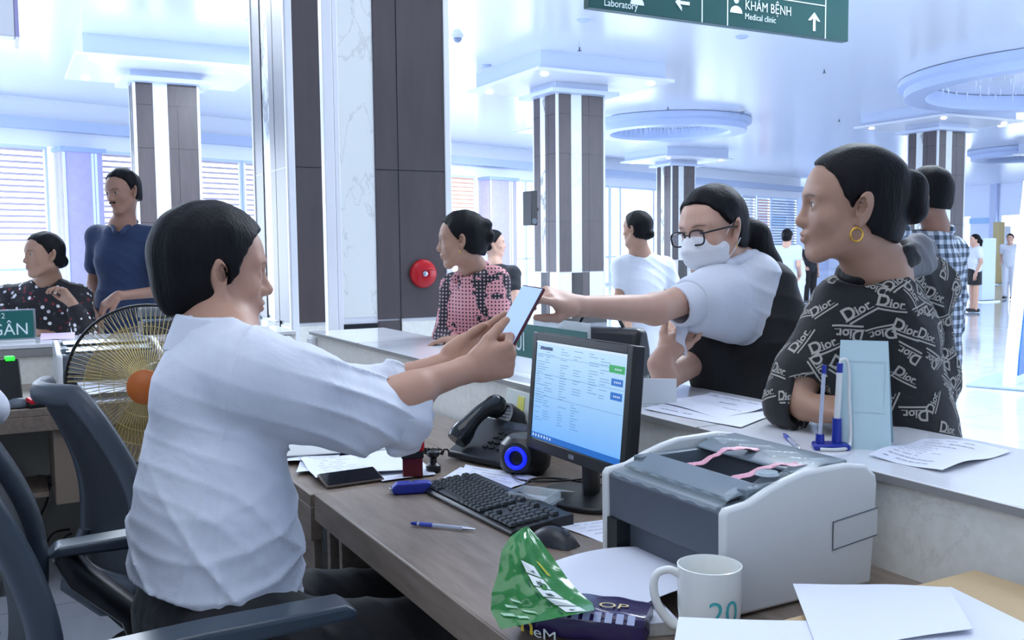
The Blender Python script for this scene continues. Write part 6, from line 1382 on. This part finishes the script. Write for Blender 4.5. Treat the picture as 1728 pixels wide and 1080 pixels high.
def figure(label, head, spine, arms, top, bottom, hairf, sk='skin_tan', skc='a8826d', h=.006, faz=None, sleeve=1.0, skirt=False, bulk=1.0, group=None, neckr=.05, vneck=False, hem=None, seated=False, shoes=True, fem=True):
    rt = person(label, None, group=group); px_, py_, d_, az, pi_, ro, sc = head; hf = face_frame(at(px_, py_, d_), az, pi_, ro, sc)
    fz = az if faz is None else faz; fw = np.array([sin(radians(fz)), cos(radians(fz)), 0]); lat = np.array([cos(radians(fz)), -sin(radians(fz)), 0])
    neck, ch, wa, hi = [PI_(p) for p in spine]; b = Fld(); add_head(b, hf, 1.0, 1.0, .96); add_neck(b, hf, neck, neckr); B_ = bulk
    b.chain([neck, ch, wa, hi], [.05, .07, .075, .085], .05, lat, 1.4); t = Fld()
    t.chain([neck-np.array([0, 0, .045]), ch], [.06*B_, .092*B_], .05, lat, 1.7); t.chain([ch, wa, hi], [.10*B_, .108*B_, .118*B_], .05, lat, 1.4)
    for (S, E_, W_, T, n, th, cu, sz) in arms:
        S, E_, W_, T = PI_(S), PI_(E_), PI_(W_), PI_(T); b.chain([S, E_, W_], [.043, .036, .024], .015); add_hand(b, W_, T-W_, np.array(n, float), th, cu, (30, 20), sz, 5, k=.006 if h < .007 else .004)
        t.cone(ch+(S-ch)*.6, S, .07, .058*B_, .05); t.cone(neck-np.array([0, 0, .03]), S+np.array([0, 0, .005]), .046, .056*B_, .04)
        if sleeve >= 1: t.chain([S, E_, E_+(W_-E_)*.72], [.062*B_, .055*B_, .044*B_], .03)
        else: t.chain([S, S+(E_-S)*sleeve], [.062*B_, .060*B_], .03)
    field_obj('body', b, h, skin(sk, skc), rt, head_tint(hf))
    if h < .007: add_eyes(hf, rt)
    RR = ridge((.4, .3, .85), 50, .005, int(abs(px_))); 
    def f(P, d):
        d = d-RR(P)
        return d
    t.fn(f); t.cone(hp(hf, (0, -.01, -.07)), neck+np.array([0, 0, -.015]), .058, .060, .01, op='s')
    if vneck: t.cone(neck+fw*.09+np.array([0, 0, .0]), neck+fw*.12+np.array([0, 0, -.10]), .045, .012, .01, op='s')
    field_obj('top', t, h*1.15, top, rt)
    fl = Fld(); fz0 = 0.0
    base = hi.copy()
    if seated:
        for sd in (-1, 1):
            k = hi+fw*.42+lat*.1*sd; k[2] = .5; a = k.copy(); a[2] = .08; fl.chain([hi+lat*.09*sd-np.array([0, 0, .02]), k, a], [.1, .075, .05], .04)
    elif skirt:
        k = hi.copy(); k[2] = .56; fl.chain([hi, k], [.125, .13], .05, lat, 1.3); fl.fn(lambda P, d: np.maximum(d, .55-P[:, 2]))
    else:
        for sd in (-1, 1): k = hi+lat*.085*sd; a = k.copy(); a[2] = .1; fl.cone(k, a, .10, .058, .04)
        fl.fn(lambda P, d: np.maximum(d, .06-P[:, 2]))
    field_obj('skirt' if skirt else 'trousers', fl, max(h*1.4, .008), bottom, rt)
    lg = Fld()
    for sd in (-1, 1):
        k = hi+lat*.085*sd
        if seated: k = hi+fw*.42+lat*.1*sd
        a = k.copy(); a[2] = .045
        if skirt: k2 = k.copy(); k2[2] = .58; l2 = Fld(); l2.cone(k2, a, .055, .034, .02); field_obj('leg', l2, .009, skin(sk, skc), rt, lambda V: np.ones((len(V), 3)))
        g = Fld(); g.cone(a-fw*.05, a+fw*.15, .036, .03, .02); g.fn(lambda P, d: np.maximum(d, .003-P[:, 2])); field_obj('shoe', g, .008, M_BLACK, rt)
    for nm, fn_, m_ in hairf(hf): field_obj(nm, fn_, h*1.1, m_, rt)
    return rt, hf, lat, fw, neck
YL_F = [(-.2, -.055), (-.06, -.04), (-.03, -.005), (.0, .01), (.03, .03), (.06, .05), (.085, .064), (.11, .078), (.2, .09)]
YL_M = [(-.2, -.03), (-.05, -.02), (-.02, .006), (.0, .014), (.03, .03), (.06, .055), (.09, .07), (.2, .09)]
def h_bun(pos=(0, -.115, .045), r=(.038, .034, .036), seed=1, yl=YL_F, th=.014, extra2=None):
    return lambda hf: [('hair', hair_shell(hf, yl, th, -.075, nape=(-.12, -.02, -.05), seed=seed, top=.004, extra=lambda fl: (fl.ell(hp(hf, pos), np.array(r), .014, hf['R']), extra2 and extra2(fl, hf))), H_BLACK)]
def h_tail(seed=1, L=.2):
    return lambda hf: [('hair', hair_shell(hf, YL_F, .013, -.075, nape=(-.12, -.02, -.05), seed=seed, top=.004, extra=lambda fl: fl.chain([hp(hf, (0, -.10, .03)), hp(hf, (0, -.135, -.02)), hp(hf, (0, -.13, -.02-L))], [.026, .032, .012], .02)), H_BLACK)]
def h_short(seed=1, yl=YL_M, th=.014, top=.006):
    return lambda hf: [('hair', hair_shell(hf, yl, th, -.07, nape=(-.11, .0, -.04), seed=seed, top=top), H_BLACK)]
REL = (15, 20, 22, 25); UP = (0, 0, 1); DN = (0, 0, -1)
M_NAVY = cloth('navy_polo', '1d2f52', .8, .4, 9); M_WT = cloth('white_tee', 'd6dbe6', .8, .35, 9); M_BT = cloth('black_trousers', '0f1013'); M_KH = cloth('khaki', '8d8b80')

# woman in the floral blouse at the back counter
f1, hf1, la1, fw1, nk1 = figure('older woman in a dark floral blouse holding a hand near her cheek', (73, 432, 5.1, 246, 0, 3, 1.03), [(80, 472, 5.2), (72, 522, 5.25), (72, 590, 5.3), (75, 660, 5.3)],
    [((132, 502, 5.2), (146, 562, 5.02), (122, 512, 4.98), (100, 482, 4.98), (-.6, .2, .6), -1, (40, 45, 50, 55), .95), ((14, 502, 5.3), (-8, 566, 5.05), (48, 562, 4.98), (72, 561, 4.97), DN, 1, REL, .95)],
    torso_mat('floral_print', 'floral'), M_BT, h_bun((0, -.10, -.03), (.034, .03, .034), 2, th=.010), h=.0055, faz=215, bulk=1.05, vneck=True)
# man in the navy polo
f2, hf2, la2, fw2, nk2 = figure('thin moustached man in a dark navy polo shirt standing at the back counter', (207, 325, 5.35, 232, -10, 4, 1.03), [(207, 380, 5.4), (210, 440, 5.45), (212, 510, 5.47), (214, 560, 5.5)],
    [((255, 402, 5.45), (283, 490, 5.4), (198, 500, 5.1), (168, 522, 5.05), (.1, .3, -.9), 1, (25, 35, 40, 45), .98), ((165, 400, 5.5), (158, 480, 5.55), (160, 530, 5.4), (164, 548, 5.25), DN, -1, REL, .98)],
    M_NAVY, M_KH, h_short(3, [(-.2, -.03), (-.05, -.02), (-.02, .004), (.0, .012), (.03, .02), (.06, .034), (.09, .055), (.2, .07)], .013), 'skin_brown', '97705e', h=.0055, faz=200, sleeve=.6, neckr=.05, vneck=True, bulk=1.0, fem=False)
mo = Fld(); mo.cone(hp(hf2, (-.02, .088, -.045)), hp(hf2, (.02, .088, -.045)), .0055, .0055); field_obj('moustache', mo, .003, H_BLACK, f2)
pc = Fld(); cc_ = nk2+np.array([0, 0, .02]); pc.chain([cc_+la2*.055, cc_+la2*.062-fw2*.03, cc_-fw2*.07, cc_-la2*.065-fw2*.03, cc_-la2*.06, cc_-la2*.02+fw2*.10+np.array([0, 0, -.06])], [.014]*6, .01); pc.chain([cc_+la2*.06, cc_+la2*.02+fw2*.10+np.array([0, 0, -.06])], [.014, .012], .01); field_obj('polo_collar', pc, .0055, M_NAVY, f2)
# woman in the pink and black dotted blouse
f3, hf3, la3, fw3, nk3 = figure('woman in a pink and black dotted blouse leaning on the counter beside the fire bell', (778, 407, 4.22, 300, -4, 0, 1.05), [(797, 452, 4.34), (803, 515, 4.42), (806, 590, 4.48), (812, 660, 4.55)],
    [((834, 476, 4.34), (852, 572, 4.25), (778, 575, 4.12), (748, 574, 4.10), (0, 0, -1), 1, (18, 28, 32, 36), .98), ((768, 486, 4.5), (752, 570, 4.4), (770, 585, 4.2), (745, 584, 4.15), DN, -1, REL, .95)],
    torso_mat('dotted_print', 'polka'), M_BT, h_bun((0, -.105, .06), (.034, .036, .03), 4, extra2=lambda fl, hf: (fl.ell(hp(hf, (0, -.118, .01)), (.03, .03, .034), .012))), 'skin_tan', 'a8826d', h=.005, faz=290, bulk=1.05)
nkc = Fld(); nkc.chain([nk3+la3*.06+np.array([0, 0, -.01]), nk3-fw3*.06+np.array([0, 0, .012]), nk3-la3*.06+np.array([0, 0, -.01]), nk3+fw3*.08+np.array([0, 0, -.05]), nk3+la3*.06+np.array([0, 0, -.01])], [.018]*5, .012); field_obj('collar', nkc, .005, torso_mat('dotted_print', 'polka'), f3)
MB().tube([hp(hf3, (-.079, .0, -.036)), hp(hf3, (-.080, .001, -.052))], .002, 6).build('earring', M_GOLD, f3)
# young woman behind her
figure('young woman in a dark vest half hidden behind the woman in the dotted blouse', (834, 412, 8.4, 118, 0, 0, 1.0), [(836, 446, 8.4), (843, 480, 8.45), (843, 530, 8.45), (843, 580, 8.45)],
    [((866, 462, 8.3), (872, 520, 8.25), (868, 560, 8.2), (870, 580, 8.2), (-1, 0, 0), 1, REL, 1), ((822, 462, 8.6), (818, 520, 8.6), (820, 560, 8.5), (822, 580, 8.5), (1, 0, 0), -1, REL, 1)],
    cloth('dark_vest', '1f2128'), M_BT, h_tail(6, .12), 'skin_fair', 'c9a08c', h=.008, faz=120, sleeve=.35)
# woman in the white t-shirt, from behind
figure('woman in a white t-shirt with a low bun, seen from behind', (1074, 388, 6.3, -22, 0, 0, 1.0), [(1080, 428, 6.35), (1083, 475, 6.4), (1084, 535, 6.4), (1085, 590, 6.4)],
    [((1048, 450, 6.4), (1046, 500, 6.35), (1056, 540, 6.25), (1060, 560, 6.2), (0, 1, 0), 1, REL, 1), ((1122, 450, 6.45), (1140, 495, 6.5), (1133, 540, 6.4), (1130, 560, 6.35), (0, 1, 0), -1, REL, 1)],
    M_WT, M_BT, h_bun((.0, -.108, -.03), (.03, .028, .03), 9, th=.012), 'skin_tan', 'a8826d', h=.0065, faz=10, sleeve=.55)
# man in the checked shirt on the phone
f6, hf6, la6, fw6, nk6 = figure('man in a grey checked shirt holding a tan phone to his ear', (1563, 332, 4.45, 330, -4, -6, 1.05), [(1580, 388, 4.5), (1580, 450, 4.55), (1578, 530, 4.6), (1576, 610, 4.6)],
    [((1540, 415, 4.5), (1496, 425, 4.35), (1530, 375, 4.38), (1541, 352, 4.40), (.9, .3, 0), -1, (30, 35, 38, 40), .95), ((1608, 425, 4.7), (1610, 500, 4.85), (1612, 575, 4.8), (1612, 600, 4.78), (-1, 0, 0), 1, REL, 1)],
    torso_mat('checked_print', 'plaid'), M_BT, h_short(12, th=.016), 'skin_brown', '97705e', h=.0055, faz=325, bulk=1.05, fem=False)
a_, b_ = at(1532, 366, 4.36), at(1555, 330, 4.38); yv = (b_-a_).normalized(); zv = (Vector((0, 0, CAMH))-a_).normalized(); zv = (zv-yv*zv.dot(yv)).normalized()
smartphone('smartphone', 'phone with a tan case held at the ear of the checked shirt man', basis((a_+b_)/2-zv*.004, yv.cross(zv), yv, zv), M_BLACK, .074, .15, False, mat('tan_case', 'd9b38e', .3))
kc = Fld(); cc_ = nk6+np.array([0, 0, .0]); kc.chain([cc_+la6*.06, cc_-fw6*.06, cc_-la6*.06], [.02, .022, .02], .012); field_obj('shirt_collar', kc, .0055, torso_mat('checked_print', 'plaid'), f6)
# far figures
def standing(label, px_, py_feet, hgt, az, top, bottom, skirt, hairf, group=None, sk=('skin_fair', 'c9a08c')):
    ft = atz(px_, py_feet, 0); fwd = CAMR @ Vector((0, 0, -1)); d = (ft-Vector((0, 0, CAMH))).dot(fwd); s = hgt/1.6
    fw = Vector((sin(radians(az)), cos(radians(az)), 0)); lt = Vector((cos(radians(az)), -sin(radians(az)), 0))
    def P_(x, y, z):
        p = ft+lt*x*s+fw*y*s+Vector((0, 0, z*s)); q = CAMR.transposed() @ (p-Vector((0, 0, CAMH))); return (864+F*q.x/-q.z, 540-F*q.y/-q.z, -q.z)
    hx = P_(0, .02, 1.485)
    return figure(label, (hx[0], hx[1], hx[2], az, 0, 0, s), [P_(0, -.01, 1.34), P_(0, 0, 1.2), P_(0, 0, 1.03), P_(0, 0, .86)],
        [(P_(.17, 0, 1.29), P_(.2, -.05, 1.04), P_(.17, .13, .9), P_(.14, .25, .88), (-1, 0, 0), 1, REL, s), (P_(-.17, 0, 1.29), P_(-.21, -.03, 1.04), P_(-.19, .06, .82), P_(-.18, .08, .72), (1, 0, 0), -1, REL, s)],
        top, bottom, hairf, sk[0], sk[1], h=.010, sleeve=.5, skirt=skirt, group=group)
M_BS = cloth('black_skirt', '15171d'); M_PB = cloth('pale_blue_blouse', 'c6d4ea')
standing('distant woman in a white blouse and black skirt walking across the shiny floor', 1643, 527, 1.55, 300, M_WT, M_BS, True, h_tail(21))
standing('distant woman in a pale blue blouse and navy skirt before the far shutters', 1326, 560, 1.62, 60, M_PB, cloth('navy_skirt', '26334c'), True, h_bun((0, -.12, .03), seed=22))
standing('shorter distant girl in white beside the pale blue blouse woman', 1347, 545, 1.33, 320, M_WT, M_WT, False, h_short(23))
standing('very distant person in dark clothes beyond the leaning woman\'s chin', 1366, 512, 1.5, 200, cloth('dark_vest', '1f2128'), M_BT, False, h_short(24))
standing('very distant person in white right of the walking woman', 1702, 505, 1.6, 250, M_WT, M_WT, False, h_tail(25))
# colleague whose white sleeve shows at the left edge
figure('colleague in a white shirt at the left edge, only the sleeve showing', (-170, 510, 2.75, 0, 0, 0, 1.0), [(-165, 585, 2.75), (-162, 650, 2.75), (-158, 730, 2.75), (-155, 830, 2.75)],
    [((-75, 625, 2.75), (-22, 690, 2.85), (-40, 672, 3.1), (-45, 668, 3.2), DN, 1, REL, 1), ((-255, 625, 2.75), (-290, 710, 2.85), (-270, 690, 3.1), (-268, 686, 3.2), DN, -1, REL, 1)],
    cloth('white_shirt_cloth', 'cfd4e0'), M_BT, h_short(30), h=.009, faz=0, seated=True, bulk=1.0)
c2_ = at(-155, 830, 2.75); office_chair('office chair of the colleague just outside the left edge', (c2_.x, c2_.y+.02, 0), 0, .44, False, (.43, .5, .95))
